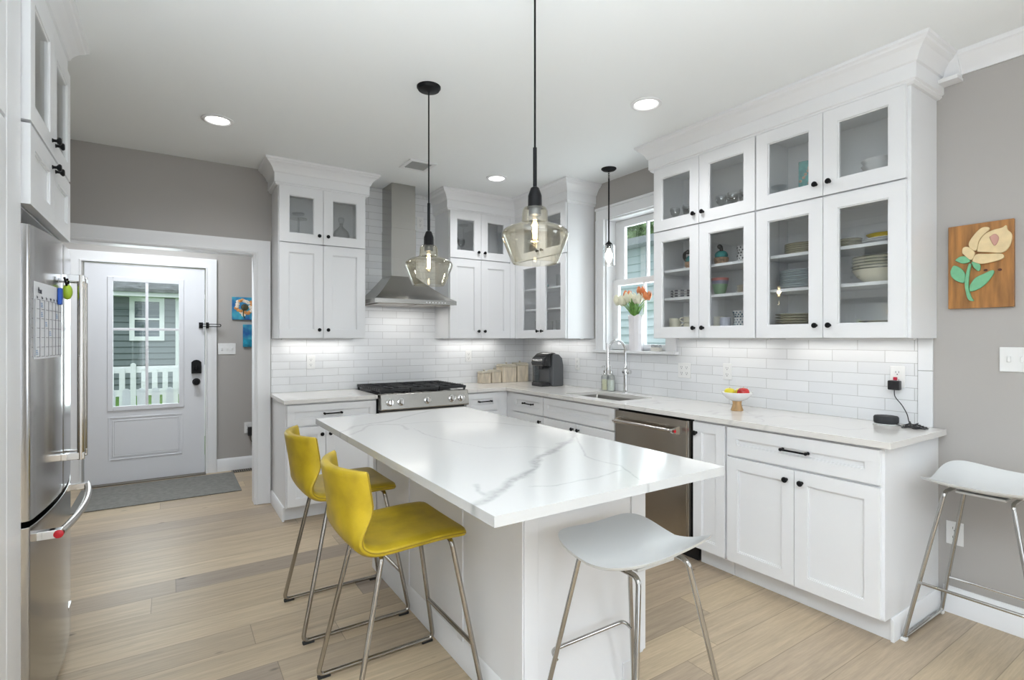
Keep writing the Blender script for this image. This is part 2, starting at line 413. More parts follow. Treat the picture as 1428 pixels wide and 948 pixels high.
# back wall with the cased opening to the entry
MB().cells([-4.6, -4.12, -2.687, .15], [0, 2.074, CEIL], lambda i, j: not (i == 1 and j == 0), 0, .12, lambda u, v, t: (u, t, v)).build('wall_back', M_WALL, kind='structure')
# right wall with the sink window and a living-side window
MB().cells([-8.7, -7.2, -5.4, -2.0, -1.305, 1.5], [0, .7, 1.27, 2.2, 2.44, CEIL],
           lambda i, j: not ((i == 3 and j in (2, 3)) or (i == 1 and j in (1, 2))), 0, .15, lambda u, v, t: (t, u, v)).build('wall_right', M_WALL, kind='structure')
MB().cells([-8.7, -7.2, -5.6, 1.5], [0, .8, 2.2, CEIL], lambda i, j: not (i == 1 and j == 1), -4.6, -4.45, lambda u, v, t: (t, u, v)).build('wall_left', M_WALL, kind='structure')
MB().cells([-4.6, -4.5, -1.5, .15], [0, .05, 2.4, CEIL], lambda i, j: not (i == 1 and j == 1), -8.7, -8.55, lambda u, v, t: (u, t, v)).build('wall_front', M_WALL, kind='structure')
# entry back wall with the door hole
MB().cells([-4.6, -3.95, -2.975, -.4], [0, 2.085, CEIL], lambda i, j: not (i == 1 and j == 0), 1.385, 1.53, lambda u, v, t: (u, t, v)).build('wall_entry', M_WALL, kind='structure')
MB().box(-1.3, .12, 0, -1.2, 1.385, CEIL).build('wall_entry_right', M_WALL, kind='structure')

# tiled backsplashes
ty = -.009
MB().cells([-2.57, -1.872, -1.075, -.0005], [.914, 1.372, 2.772], lambda i, j: j == 0 or i == 1, ty, 0, lambda u, v, t: (u, t, v)).build('wall_back_tile', M_TILEB, kind='structure')
MB().cells([-3.655, -2.10, -1.20, -.009], [.914, 1.245, 1.372], lambda i, j: not (i == 1 and j == 1), ty, 0, lambda u, v, t: (t, u, v)).build('wall_right_tile', M_TILER, kind='structure')
t_ = MB()
for z0, z1 in ((.914, 1.203), (1.205, 1.372)): t_.box(-.012, -3.657, z0, 0, -3.721, z1)
t_.build('wall_right_tile_edge', M_TEDGE, bevel=.002, kind='structure')

# crown profiles
CR = [(-.002, 2.772), (-.002, 2.584), (.012, 2.584), (.022, 2.592), (.022, 2.600), (.030, 2.606), (.030, 2.676), (.038, 2.682), (.044, 2.698), (.052, 2.712), (.070, 2.734), (.088, 2.746), (.092, 2.754), (.102, 2.760), (.104, 2.7745)]
MB().sweep([(-2.567, -.001), (-2.567, -.313), (-1.872, -.313), (-1.872, -.001)][::1], [(o, z) for o, z in CR]).build('trim_1', M_TRIM, kind='structure', angle=16)
MB().sweep([(-1.075, -.001), (-1.075, -.313), (-.313, -.313), (-.313, -1.151), (-.001, -1.151)], CR).build('trim_2', M_TRIM, kind='structure', angle=16)
MB().sweep([(-.001, -2.148), (-.313, -2.148), (-.313, -3.735), (-.001, -3.735)], CR).build('trim_3', M_TRIM, kind='structure', angle=16)
MB().sweep([(-3.715, -3.6), (-3.715, -1.612), (-4.445, -1.612)], CR).build('trim_4', M_TRIM, kind='structure', angle=16)
WC = [(0, 2.7745), (0, 2.672), (.010, 2.672), (.014, 2.684), (.018, 2.694), (.034, 2.716), (.056, 2.738), (.062, 2.748), (.070, 2.754), (.072, 2.7745)]
MB().sweep([(-.0005, -3.80), (-.0005, -8.5)], WC).build('trim_5', M_TRIM, kind='structure', angle=16)
MB().prism([(0, 2.655), (.085, 2.655), (.075, 2.64), (0, 2.64)], lambda a, b: (-.001-a, -3.842, b), lambda a, b: (-.001-a, -3.745, b)).prism(
    [(0, 2.655), (.022, 2.655), (.078, 2.77), (0, 2.77)], lambda a, b: (-.001-a, -3.838, b), lambda a, b: (-.001-a, -3.75, b)).build('trim_6', M_TRIM, kind='structure')
def casing(name, x0, x1, ztop, y, w, wt, face, mat_=M_TRIM):
    """picture-frame casing around an opening in a y = const wall (face toward -y): legs + head"""
    m = MB(); prof = ((0, .016), (.012, .020), (.016, .014), (w*.55, .014), (w-.02, .022), (w-.004, .026), (w, .026), (w, 0), (0, 0))
    # sweep around: use 2d path in (x,z) and offset outward
    path = [(x0, 0), (x0, ztop), (x1, ztop), (x1, 0)]
    rows = []
    for i, (px, pz) in enumerate(path):
        mx = -1 if i in (0, 1) else 1; mz = 1 if i in (1, 2) else 0
        rows.append([m.bm.verts.new((px+mx*o, y-face*t, pz+mz*o)) for o, t in prof])
    k = len(prof)
    for i in range(3):
        for j in range(k): m.face([rows[i][j], rows[i+1][j], rows[i+1][(j+1) % k], rows[i][(j+1) % k]])
    m.face(rows[0]); m.face(rows[3])
    return m.build(name, mat_, kind='structure')
casing('trim_7', -4.12, -2.687, 2.074, -.0005, .108, .02, 1)
t_ = MB(); t_.box(-2.687, -.004, 0, -2.700, .124, 2.074); t_.box(-4.107, -.004, 0, -4.12, .124, 2.074); t_.box(-4.107, -.004, 2.062, -2.70, .124, 2.074)
t_.build('trim_8', M_TRIM, kind='structure')
casing('trim_9', -3.96, -2.975, 2.085, 1.3845, .095, .02, 1)
# baseboards
BB = [(0, 0), (.016, 0), (.016, .105), (.010, .118), (.006, .13), (0, .13)]
MB().sweep([(-.0005, -3.765), (-.0005, -8.5)], BB).build('baseboard_right', M_TRIM, kind='structure')
MB().sweep([(-2.878, 1.3845), (-1.3, 1.3845)], BB).build('baseboard_entry', M_TRIM, kind='structure')
MB().sweep([(-4.449, -8.5), (-4.449, -3.7)], BB).build('baseboard_left', M_TRIM, kind='structure')

# ------------------------------------------------------------------ sink window
win = thing('window_1', None, None); win['kind'] = 'structure'
m = MB()
Y0, Y1, Z0, Z1 = -1.305, -2.0, 1.27, 2.44
m.box(-.022, Y0+.105, Z0, -.0005, Y0, 2.44).box(-.022, Y1, Z0, -.0005, Y1-.10, 2.44).box(-.024, Y0+.105, 2.44, -.0005, Y1-.10, 2.53)
m.box(-.032, Y0+.112, 2.53, -.0005, Y1-.107, 2.552).box(-.030, Y0+.105, 2.44, -.022, Y0+.092, Z0).box(-.030, Y0+.012, 2.44, -.022, Y0, Z0)
m.build('window_casing', M_TRIM, win, bevel=.002)
m = MB(); m.box(-.052, -1.185, 1.247, .15, -2.12, 1.27); m.build('window_sill', M_TRIM, win, bevel=.004)
m = MB(); m.cells([Y0, Y0-.0135, Y1+.0135, Y1], [Z0, Z1-.013, Z1], lambda i, j: not (i == 1 and j == 0), .0, .15, lambda u, v, t: (t, u, v))
m.build('window_jamb', M_TRIM, win, bevel=.001)
def sash(name, x, z0, z1, rail_b, rail_t, st0=.085):
    m = MB(); a, b = Y0-.014, Y1+.014; T = .034
    m.cells([a, a-st0, -1.683, -1.697, b+.06, b], [z0, z0+rail_b, z1-rail_t, z1], lambda i, j: not (i in (1, 3) and j == 1), x, x+T, lambda u, v, t: (t, u, v))
    s_ = m.build(name, M_TRIM, win, bevel=.003)
    MB().box(x+.015, a-st0+.01, z0+rail_b-.01, x+.019, b+.05, z1-rail_t+.01).build('glass', M_WGLASS, s_)
sash('sash', .108, 1.845, 2.425, .05, .06, .11); sash('sash', .070, 1.272, 1.895, .05, .05, .07)

# ------------------------------------------------------------------ entry door
door = thing('door_1', None, None); door['kind'] = 'structure'
DX0, DX1 = -3.94, -2.985; DY = 1.392
m = MB(); gx0, gx1, gz0, gz1 = -3.77, -3.165, .69, 1.955
m.cells([DX0, gx0+.02, gx1-.02, DX1], [.012, gz0+.02, gz1-.02, 2.075], lambda i, j: not (i == 1 and j == 1), DY, DY+.044, lambda u, v, t: (u, t, v))
slab = m.build('slab', M_DOOR, door, bevel=.002)
m = MB(); w = .042
m.box(gx0, DY-.012, gz0, gx0+w, DY, gz1).box(gx1-w, DY-.012, gz0, gx1, DY, gz1).box(gx0+w, DY-.012, gz0, gx1-w, DY, gz0+w).box(gx0+w, DY-.012, gz1-w, gx1-w, DY, gz1)
ix0, ix1 = gx0+w, gx1-w; mx_ = (ix0+ix1)/2; mz_ = 1.46
m.box(mx_-.012, DY-.006, gz0+w, mx_+.012, DY+.006, gz1-w).box(ix0, DY-.006, mz_-.012, mx_-.012, DY+.006, mz_+.012).box(mx_+.012, DY-.006, mz_-.012, ix1, DY+.006, mz_+.012)
m.build('lite_frame', M_DOOR, door, bevel=.003)
MB().box(gx0+.02, DY+.018, gz0+.02, gx1-.02, DY+.024, gz1-.02).build('glass', M_WGLASS, door)
m = MB(); a0, a1, b0, b1 = -3.765, -3.17, .225, .63
for k in (0, .03):
    q = .012
    m.box(a0+k, DY-.006, b0+k, a0+k+q, DY, b1-k).box(a1-k-q, DY-.006, b0+k, a1-k, DY, b1-k).box(a0+k+q, DY-.006, b0+k, a1-k-q, DY, b0+k+q).box(a0+k+q, DY-.006, b1-k-q, a1-k-q, DY, b1-k)
m.box(a0+.045, DY-.004, b0+.045, a1-.045, DY, b1-.045)
m.build('raised_panel', M_DOOR, door, bevel=.003)
m = MB(); m.prism([(-3.10, 1.02), (-3.015, 1.02), (-3.015, 1.135), (-3.035, 1.152), (-3.0575, 1.158), (-3.08, 1.152), (-3.10, 1.135)], lambda a, b: (a, DY-.030, b), lambda a, b: (a, DY, b))
m.lathe([(.024, 0), (.024, .012), (.018, .016), (0, .016)], (-3.0575, DY-.030, 1.075), 20, axis=(0, -1, 0)).box(-3.062, DY-.062, 1.055, -3.053, DY-.044, 1.095)
m.build('deadbolt', M_BLACK, door, bevel=.002)
m = MB(); m.lathe([(.036, 0), (.036, .008), (.014, .012), (.014, .035), (.028, .042), (.031, .055), (.026, .068), (0, .072)], (-3.0575, DY, .935), 24, axis=(0, -1, 0))
m.build('door_handle', M_BLACK, door)
m = MB(); zc = 1.505
m.box(-3.035, DY-.012, zc-.03, -3.0, DY, zc+.03).cyl((-3.02, DY-.05, zc), (-3.02, DY, zc), .008).sphere((-3.02, DY-.052, zc), .012)
m.build('latch_plate', M_BLACK, door, bevel=.002)
m = MB(); m.box(-2.975, 1.335, zc-.03, -2.950, 1.36, zc+.03)
m.tube(fillet([(-3.018, 1.338, zc-.012), (-2.845, 1.325, zc-.012), (-2.845, 1.325, zc+.012), (-3.018, 1.338, zc+.012)], .012), .004)
m.build('swing_bar', M_BLACK, door)
MB().box(-3.96, 1.32, 0, -2.975, 1.40, .012).build('threshold', mat('threshold_bronze', (.20, .18, .15), .4, .6), door, bevel=.003)

# ------------------------------------------------------------------ exterior
M_SIDE = mat('neighbour_siding', (.155, .185, .19), .7)
M_SIDE2 = mat('side_house_siding', (.62, .71, .72), .7)
M_ROOF = mat('roof_shingle', (.17, .18, .18), .9, noise=.45, nscale=7, stretch=(1, 3, 3))
M_FENCE = mat('fence_vinyl', (.80, .82, .82), .4)
M_EXTW = mat('exterior_trim', (.78, .80, .80), .5)
m = MB(); m.box(-14, 1.56, -.22, 8, 22, -.12); m.build('lawn', mat('grass', (.10, .22, .035), .95, noise=.45, nscale=25, bump=.8, bscale=60), kind='stuff'); bpy.data.objects['lawn']['label'] = 'green lawn beyond the white picket fence'; bpy.data.objects['lawn']['category'] = 'lawn'
MB().box(-4.9, 1.54, -.16, -2.2, 2.5, -.02).build('trim_10', mat('porch_concrete', (.42, .42, .41), .8), kind='structure')
h = thing('neighbouring_house', 'low grey sided house seen through the glass of the entry door', 'house', (-3.79, 12.0, -.445)); h.scale = (1.2176,)*3
m = MB(); n = 19
for i in range(3, n):
    z = i*.132; m.prism([(0, z), (-.026, z), (-.004, z+.126), (0, z+.126)], lambda a, b: (-6, a, b), lambda a, b: (3.0, a, b))
m.box(-6, 0, .27, 3, 4, 2.5); m.build('siding', M_SIDE, h)
MB().box(-6.2, -.35, 2.38, 3.2, .0, 2.47).build('gutter', M_EXTW, h)
m = MB(); m.prism([(-.40, 2.47), (4, 4.6), (4, 4.7), (-.40, 2.54)], lambda a, b: (-6.3, a, b), lambda a, b: (3.3, a, b)); m.build('roof', M_ROOF, h)
f = MB(); x0, x1, z0, z1 = -.30, .32, 1.45, 2.38
f.cells([x0, x0+.09, x1-.09, x1], [z0, z0+.09, (z0+z1)/2-.02, (z0+z1)/2+.02, z1-.09, z1], lambda i, j: not (i == 1 and j in (1, 3)), -.05, 0, lambda u, v, t: (u, t, v)).box(x0-.05, -.07, z1+.001, x1+.05, 0, z1+.03)
f = f.build('window', M_EXTW, h)
MB().box(x0+.05, -.022, z0+.05, x1-.05, -.019, z1-.1).build('pane', mat('dark_window_pane', (.10, .13, .15), .08, spec=.8), f)
MB().tube([(.56, -.30, 2.5), (.56, -.07, 2.35), (.56, -.05, .3)], .04, 8).build('downspout', M_EXTW, h)
def fence(name, label, x0, x1, y, pitch, w, zt, rails, rnd, tall=()):
    t = thing(name, label, 'fence', ((x0+x1)/2, y, -.12)); cx = (x0+x1)/2
    r = MB()
    for z in rails: r.box(x0-cx, .0, z-.045+.12, x1-cx, .035, z+.045+.12)
    r.build('rail', M_FENCE, t)
    k = 0; x = x0
    while x < x1-.01:
        q = MB(); hw = w/2; top = zt+.12+(.07 if k in tall else 0)
        pts = [(-hw, .02), (hw, .02), (hw, top-hw*rnd)]+[(hw*math.cos(a), top-hw*rnd+hw*rnd*math.sin(a)) for a in [PI*i/8 for i in range(1, 8)]]+[(-hw, top-hw*rnd)]
        q.prism(pts, lambda a, b: (a, -.022, b), lambda a, b: (a, -.001, b))
        q.build('picket', M_FENCE, t, loc=(x-cx, 0, 0)); x += pitch; k += 1
    return t
fence('picket_fence', 'tall white picket fence with rails crossing the lawn outside the entry door', -4.35, -2.6, 4.4, .1265, .066, .955, (.93, .60), .9, (5,))
fence('picket_fence', 'low near row of wide white round-topped pickets at the foot of the door glass', -4.11, -2.6, 2.62, .138, .078, .80, (.35,), 1, ())
h2 = thing('neighbouring_house', 'pale blue-grey sided house wall seen through the sink window', 'house', (3.2, 2.0, -.12))
m = MB(); n = 23
for i in range(n):
    z = i*.13; m.prism([(0, z), (-.032, z), (-.004, z+.124), (0, z+.124)], lambda a, b: (a, -6, b), lambda a, b: (a, 6, b))
m.box(0, -6, 0, 3, 6, 3.0); m.build('siding', M_SIDE2, h2)
MB().box(-.30, -6.2, 2.99, 3, 6.2, 3.10).build('fascia', mat('grey_fascia', (.35, .37, .38), .6), h2)
MB().box(-.03, -.86, 0, .01, -.76, 3.0).build('corner_board', M_EXTW, h2)
M_FOL = mat('foliage', (.30, .42, .20), .9, noise=.5, nscale=20)
def tree(label, x, y, r, zt, seed):
    rnd = random.Random(seed); t = thing('tree', label, 'tree', (x, y, -.12))
    MB().cyl((0, 0, 0), (0, 0, zt), .14, .08, 10).build('trunk', mat('bark', (.12, .09, .07), .9), t)
    m = MB()
    for i in range(3600):
        a, b, q = rnd.random()*2*PI, math.acos(2*rnd.random()-1), r*(.55+.45*rnd.random()); c = Vector((q*math.sin(b)*math.cos(a), q*math.sin(b)*math.sin(a), zt+q*math.cos(b)*.9))
        u = Vector((rnd.gauss(0, 1), rnd.gauss(0, 1), rnd.gauss(0, 1))).normalized(); v = u.cross(Vector((rnd.random(), .3, .5))).normalized(); s_ = .15
        m.face([m.bm.verts.new(c+u*s_), m.bm.verts.new(c+v*s_*.5), m.bm.verts.new(c-u*s_), m.bm.verts.new(c-v*s_*.5)])
    m.build('foliage', M_FOL, t)
tree('leafy green tree above the roof in the sink window', 7.0, 4.0, 2.0, 4.9, 3)

# ------------------------------------------------------------------ cabinets
def knob(parent, x, z, y):
    """knob on a front at y (front faces -y)"""
    return MB().lathe([(.008, 0), (.008, .002), (.0055, .005), (.0055, .013), (.010, .016), (.0145, .021), (.0145, .025), (.011, .029), (0, .030)], (x, y, z), 16, axis=(0, -1, 0)).build('knob', M_BLACK, parent)
def pull(parent, x, z, y, w=.128):
    m = MB()
    for s_ in (-1, 1):
        m.lathe([(.008, 0), (.008, .003), (.005, .006), (.005, .026)], (x+s_*w/2, y, z), 12, axis=(0, -1, 0)).sphere((x+s_*w/2, y-.026, z), .0085, 12, 8)
    m.cyl((x-w/2-.006, y-.026, z), (x+w/2+.006, y-.026, z), .0052, seg=12)
    return m.build('handle', M_BLACK, parent)
def front(parent, x0, x1, z0, z1, yf, kind='panel', name='door', st=.068, kn=None, hd=None, T=.02):
    """shaker front; outer face at y=-yf"""
    g = .0015; x0 += g; x1 -= g; z0 += g; z1 -= g; m = MB(); y = -yf
    a, b, c, d = x0+st, x1-st, z0+st, z1-st
    if kind == 'flat': m.box(x0, y, z0, x1, y+T, z1)
    else:
        # continuous frame with a small stepped inner edge
        us = [x0, a, b, x1]; vs = [z0, c, d, z1]
        m.cells(us, vs, lambda i, j: not (i == 1 and j == 1), y+T, y, lambda u, v, t: (u, t, v))
        s_ = .006
        m.cells([a, a+s_, b-s_, b], [c, c+s_, d-s_, d], lambda i, j: not (i == 1 and j == 1), y+T, y+.005, lambda u, v, t: (u, t, v))
        if kind == 'panel': m.box(a+s_, y+.010, c+s_, b-s_, y+T, d-s_)
    o = m.build(name, M_CAB, parent, bevel=.0012)
    if kind == 'glass':
        MB().box(a+s_, y+.009, c+s_, b-s_, y+.0125, d-s_).build('glass', M_GLASS, o)
    if kn: knob(o, kn[0], kn[1], y)
    if hd: pull(o, hd[0], hd[1], y)
    return o
UZ0, UZS, UZ1 = 1.372, 2.137, 2.592   # upper cabinet bottom, split, door top
UD = .313
FLR = .064
def upper(name, label, loc, rz, w, splits, lower_kind, upper_kind, shelves=(1.662, 1.862), st=.072, filler=0, strip=1.0, rfill=0):
    """origin at wall, left end, z=0 of world; local -y is out"""
    t = thing(name, label, 'cabinet', (loc[0], loc[1], UZ0), rz)
    Z = lambda z: z-UZ0
    m = MB(); T = .018
    m.box(0, -UD, 0, T, -.001, Z(UZ1)).box(w-T, -UD, 0, w, -.001, Z(UZ1)).box(T, -UD, .0, w-T, -.001, FLR).box(T, -UD, Z(UZ1)-T, w-T, -.001, Z(UZ1)).box(T, -.012, T, w-T, -.001, Z(UZ1)-T)
    m.box(T, -UD, Z(UZS)-.025, w-T, -.012, Z(UZS)+.075)
    for s_ in splits[1:-1]: m.box(s_-.019, -UD, 0, s_+.019, -UD+.02, Z(UZ1))
    if filler: m.box(0, -UD-.0205, 0, filler, -UD, Z(UZ1))
    if rfill: m.box(w-rfill, -UD-.0205, 0, w, -UD, Z(UZ1))
    m.build('carcass', M_CAB, t, bevel=.001)
    MB().box(.06, -.115, -.010, w-.06, -.075, -.0005).build('light_strip', M_LEDS, t, bevel=.002)
    l = bpy.data.lights.new('under_cabinet_strip', 'AREA'); l.shape = 'RECTANGLE'; l.size = w-.12; l.size_y = .03; l.energy = STRIP_POWER*w*strip; l.color = (1, .985, .95)
    lo = bpy.data.objects.new('strip_lamp', l); COL.objects.link(lo); lo.location = (w/2, -.095, -.013); lo.parent = t
    if lower_kind == 'glass':
        for z in shelves: MB().box(T, -UD+.03, Z(z)-.018, w-T, -.012, Z(z)).build('shelf', M_CAB, t, bevel=.001)
    for i in range(len(splits)-1):
        a, b = splits[i], splits[i+1]; left = (i % 2 == 0)
        kx = b-.035 if left else a+.035
        front(t, a, b, Z(UZ0)+.001, Z(UZS)-.003, UD+.022, lower_kind, st=st, kn=(kx, Z(1.442)))
        front(t, a, b, Z(UZS)+.003, Z(UZ1)-.002, UD+.022, upper_kind, st=st, kn=(kx, Z(2.208)))
    return t
# back wall, left of hood
upper('wall_cabinet', 'white two-door wall cabinet left of the range hood with glass panes above', (-2.567, 0), 0, .695, [.004, .342, .691], 'panel', 'glass', strip=1.6)
upper('wall_cabinet', 'white wall cabinet right of the range hood with solid lower doors and glass upper doors', (-1.075, 0), 0, .742, [.004, .342, .680], 'panel', 'glass', rfill=.061, strip=1.35)
# right wall: local x = -y
RZ = -PI/2
upper('wall_cabinet', 'white glass-door corner wall cabinet between the hood wall and the sink window', (0, -.335), RZ, .816, [.062, .437, .812], 'glass', 'glass', filler=.060, strip=1.15)
upper('wall_cabinet', 'white glass-door wall cabinet right of the sink window holding mugs and patterned bowls', (0, -2.148), RZ, .803, [.012, .402, .801], 'glass', 'glass')
upper('wall_cabinet', 'white glass-door wall cabinet farthest right holding stacks of cream plates', (0, -2.953), RZ, .782, [.002, .388, .770], 'glass', 'glass')
# fridge cabinets, facing +x: local x = +y
t = thing('wall_cabinet', 'white deep cabinet above the stainless refrigerator', 'cabinet', (-4.445, -2.47, 1.815), PI/2)
w = .858; D = .74; Z = lambda z: z-1.815
m = MB(); m.box(0, -D, 0, .018, -.001, Z(2.592)).box(w-.018, -D, 0, w, -.001, Z(2.592)).box(.018, -D, 0, w-.018, -.001, .018).box(.018, -D, Z(2.574), w-.018, -.001, Z(2.592)).box(.018, -.012, 0, w-.018, -.001, Z(2.592)).box(.018, -D, Z(2.08), w-.018, -.012, Z(2.11)).box(.018, -D+.30, Z(2.11), w-.018, -D+.31, Z(2.574))
m.box(0, -D-.0, 0, .018, -D+.02, Z(2.592)); m.build('carcass', M_CAB, t, bevel=.001)
for i, (a, b) in enumerate(((.013, .430), (.430, .845))):
    kx = b-.035 if i == 0 else a+.035
    front(t, a, b, .001, Z(2.088), D+.035, 'panel', st=.07, kn=(kx, Z(2.045)), T=.03)
    front(t, a, b, Z(2.096), Z(2.590), D+.035, 'glass', st=.07, kn=(kx, Z(2.15)), T=.03)
# pantry at far left
t = thing('pantry_cabinet', 'tall white pantry cabinet at the far left edge beside the refrigerator', 'cabinet', (-4.445, -3.6, 0), PI/2)
m = MB(); D = .735; m.box(0, -D, 0, 1.125, -.001, 2.60); m.build('carcass', M_CAB, t, bevel=.002)
MB().box(.945, -D-.020, .10, 1.125, -D, 2.59).build('stile', M_CAB, t, bevel=.006)
front(t, .02, .94, .11, 2.02, D+.02, 'panel', st=.075); front(t, .02, .94, 2.03, 2.59, D+.02, 'panel', st=.075)

# base cabinets
BF = .63
def base(name, label, loc, rz, w, fronts, right_panel=False, left_panel=False):
    t = thing(name, label, 'cabinet', (loc[0], loc[1], 0), rz)
    m = MB(); y = -.61
    if name == 'sink_cabinet': m.box(0, y, .105, .018, -.001, .883).box(w-.018, y, .105, w, -.001, .883).box(.018, y, .105, w-.018, -.001, .123).box(.018, -.012, .123, w-.018, -.001, .883).box(.018, y, .70, w-.018, y+.02, .883)
    else: m.box(0, y, .105, w, -.001, .883)
    m.box(0.0, -.545, 0, w, -.001, .105)
    m.build('carcass', M_CAB, t, bevel=.0015)
    for f in fronts: front(t, *f[:4], BF, **f[4])
    for flag, x0, x1 in ((right_panel, w, w+.016), (left_panel, -.016, 0)):
        if flag:
            MB().prism([(0, 0), (.014, 0), (.014, .09), (.006, .105), (0, .105)],
                       (lambda a, b: (w+a, -.555, b)) if x0 == w else (lambda a, b: (-a, -.575, b)), (lambda a, b: (w+a, -.014, b)) if x0 == w else (lambda a, b: (-a, -.014, b))).build('base_moulding', M_TRIM, t, bevel=.001)
    return t
base('base_cabinet', 'white base cabinet left of the range beside the cased opening', (-2.565, 0), 0, .691,
     [(.008, .685, .712, .872, dict(name='drawer', st=.05, hd=(.341, .797))), (.008, .288, .112, .702, dict(st=.06, kn=(.258, .642))), (.288, .685, .112, .702, dict(st=.06, kn=(.32, .642)))], left_panel=True)
base('base_cabinet', 'narrow white drawer base between the range and the inside corner', (-1.066, 0), 0, .457,
     [(.010, .345, .712, .872, dict(name='drawer', st=.05, hd=(.20, .797))), (.010, .345, .112, .702, dict(st=.06, kn=(.30, .642)))])
base('base_cabinet', 'white corner base cabinet with one small drawer left of the sink', (0, -.6105), RZ, .6015,
     [(.1265, .5935, .712, .872, dict(name='drawer', st=.05, hd=(.3915, .797))), (.1265, .5935, .112, .702, dict(st=.06, kn=(.5615, .660)))])
base('sink_cabinet', 'white sink base cabinet with a wide false front above two doors', (0, -1.213), RZ, .855,
     [(.004, .850, .712, .872, dict(name='false_front', st=.055)), (.004, .427, .112, .702, dict(st=.06, kn=(.392, .660))), (.427, .850, .112, .702, dict(st=.06, kn=(.462, .660)))])
base('base_cabinet', 'slim white single-door base cabinet just right of the dishwasher', (0, -2.727), RZ, .228,
     [(.004, .222, .112, .872, dict(st=.058, kn=(.030, .806)))])
base('base_cabinet', 'wide white base cabinet at the right end with one drawer over two doors', (0, -2.957), RZ, .785,
     [(.004, .774, .712, .872, dict(name='drawer', st=.062, hd=(.395, .800))), (.004, .389, .112, .702, dict(st=.064, kn=(.350, .648))), (.389, .774, .112, .702, dict(st=.064, kn=(.428, .646)))], right_panel=True)

# countertops
MB().box(-2.580, -.648, .884, -1.874, -.0095, .914).build('countertop', M_Q, bevel=.002)
props(bpy.data.objects['countertop'], 'short white quartz countertop left of the range', 'countertop')
m = MB(); xs = [-1.066, -.648, -.52, -.155, -.0095]; ys = [-3.778, -2.0, -1.365, -.648, -.0095]
m.cells(xs, ys, lambda i, j: (i >= 1 or j == 3) and not (i == 2 and j == 1), .884, .914, lambda u, v, t: (u, v, t))
props(m.build('countertop', M_Q, bevel=.0015), 'long L-shaped white quartz countertop with the sink cut into it', 'countertop')

# sink
t = thing('sink', 'stainless undermount sink set in the quartz countertop below the window', 'sink', (-.3375, -1.6825, .70))
m = MB()
def rrect(x0, y0, x1, y1, r, n=5):
    P = []
    for cx, cy, a in ((x1-r, y1-r, 0), (x0+r, y1-r, PI/2), (x0+r, y0+r, PI), (x1-r, y0+r, 3*PI/2)):
        P += [(cx+r*math.cos(a+PI/2*i/n), cy+r*math.sin(a+PI/2*i/n)) for i in range(n+1)]
    return P
loops = []
for (dx, r, z) in ((.012, .03, .183), (-.004, .03, .183), (-.006, .03, .17), (-.012, .04, .02), (-.03, .06, .004)):
    loops.append([m.bm.verts.new((x, y, z)) for x, y in rrect(-.1825-dx, -.3175-dx, .1825+dx, .3175+dx, r)])
for a, b in zip(loops, loops[1:]):
    for i in range(len(a)): m.face([a[i], a[(i+1) % len(a)], b[(i+1) % len(a)], b[i]])
m.face(loops[-1]); m.build('basin', M_SINK, t)
MB().lathe([(.045, 0), (.045, .004), (.02, .001), (0, .001)], (0, 0, .004), 24).build('drain', M_CHROME, t)

# faucet
t = thing('faucet', 'tall chrome gooseneck kitchen faucet behind the sink', 'faucet', (-.072, -1.622, .914))
MB().lathe([(.026, 0), (.026, .006), (.019, .012), (.017, .10), (.017, .15), (.022, .155), (.022, .20), (.015, .21), (.013, .26), (0, .26)], (0, 0, 0), 24).build('body', M_CHROME, t)
g = [(0, 0, .24), (0, 0, .33)]+[(-.102+.102*math.cos(a), 0, .34+.102*math.sin(a)) for a in [PI*i/16 for i in range(17)]]+[(-.204, 0, .30)]
MB().tube(g, .0115, 14).build('gooseneck', M_CHROME, t)
MB().lathe([(.012, .12), (.012, 0), (.014, -.01), (.0165, -.03), (.018, -.11), (.015, -.135), (0, -.135)][::-1], (-.204, 0, .30), 18).build('spray_head', M_CHROME, t)
m = MB(); m.cyl((0, -.015, .178), (0, -.055, .178), .014, .017); m.tube([(-.01, -.045, .185), (-.03, -.05, .205), (-.075, -.055, .21)], .006, 8); m.cyl((-.03, 0, .178), (.0, 0, .178), .012)
m.build('lever', M_CHROME, t)
# soap dispensers
def soap(label, x, y, liquid):
    t = thing('soap_dispenser', label, 'dispenser', (x, y, .914), RZ, None)
    MB().lathe([(0, .001), (.036, .001), (.037, .01), (.037, .115), (.030, .135), (.014, .150), (.014, .162), (.012, .162), (.012, .150), (.028, .134), (.0345, .114), (.0345, .004), (0, .004)], seg=24, sx=1, sy=.9).build('bottle', M_CLEARG, t)
    MB().lathe([(0, .0045), (.034, .0045), (.034, .095), (0, .095)], seg=24, sx=1, sy=.9).build('liquid_soap', liquid, t)
    m = MB(); m.lathe([(.016, .158), (.016, .175), (.006, .18), (.006, .205), (.010, .206), (.010, .218), (0, .218)], seg=16); m.tube([(0, 0, .212), (0, -.03, .214), (0, -.045, .203)], .0045, 8)
    m.build('pump', M_CHROME, t); return t
soap('clear soap bottle with a chrome pump and pale yellow soap, left of the pair', -.050, -1.352, mat('pale_yellow_soap', (.88, .88, .62), .3))
soap('clear soap bottle with a chrome pump and pale green soap, nearer the faucet', -.058, -1.432, mat('pale_green_soap', (.80, .86, .76), .3))

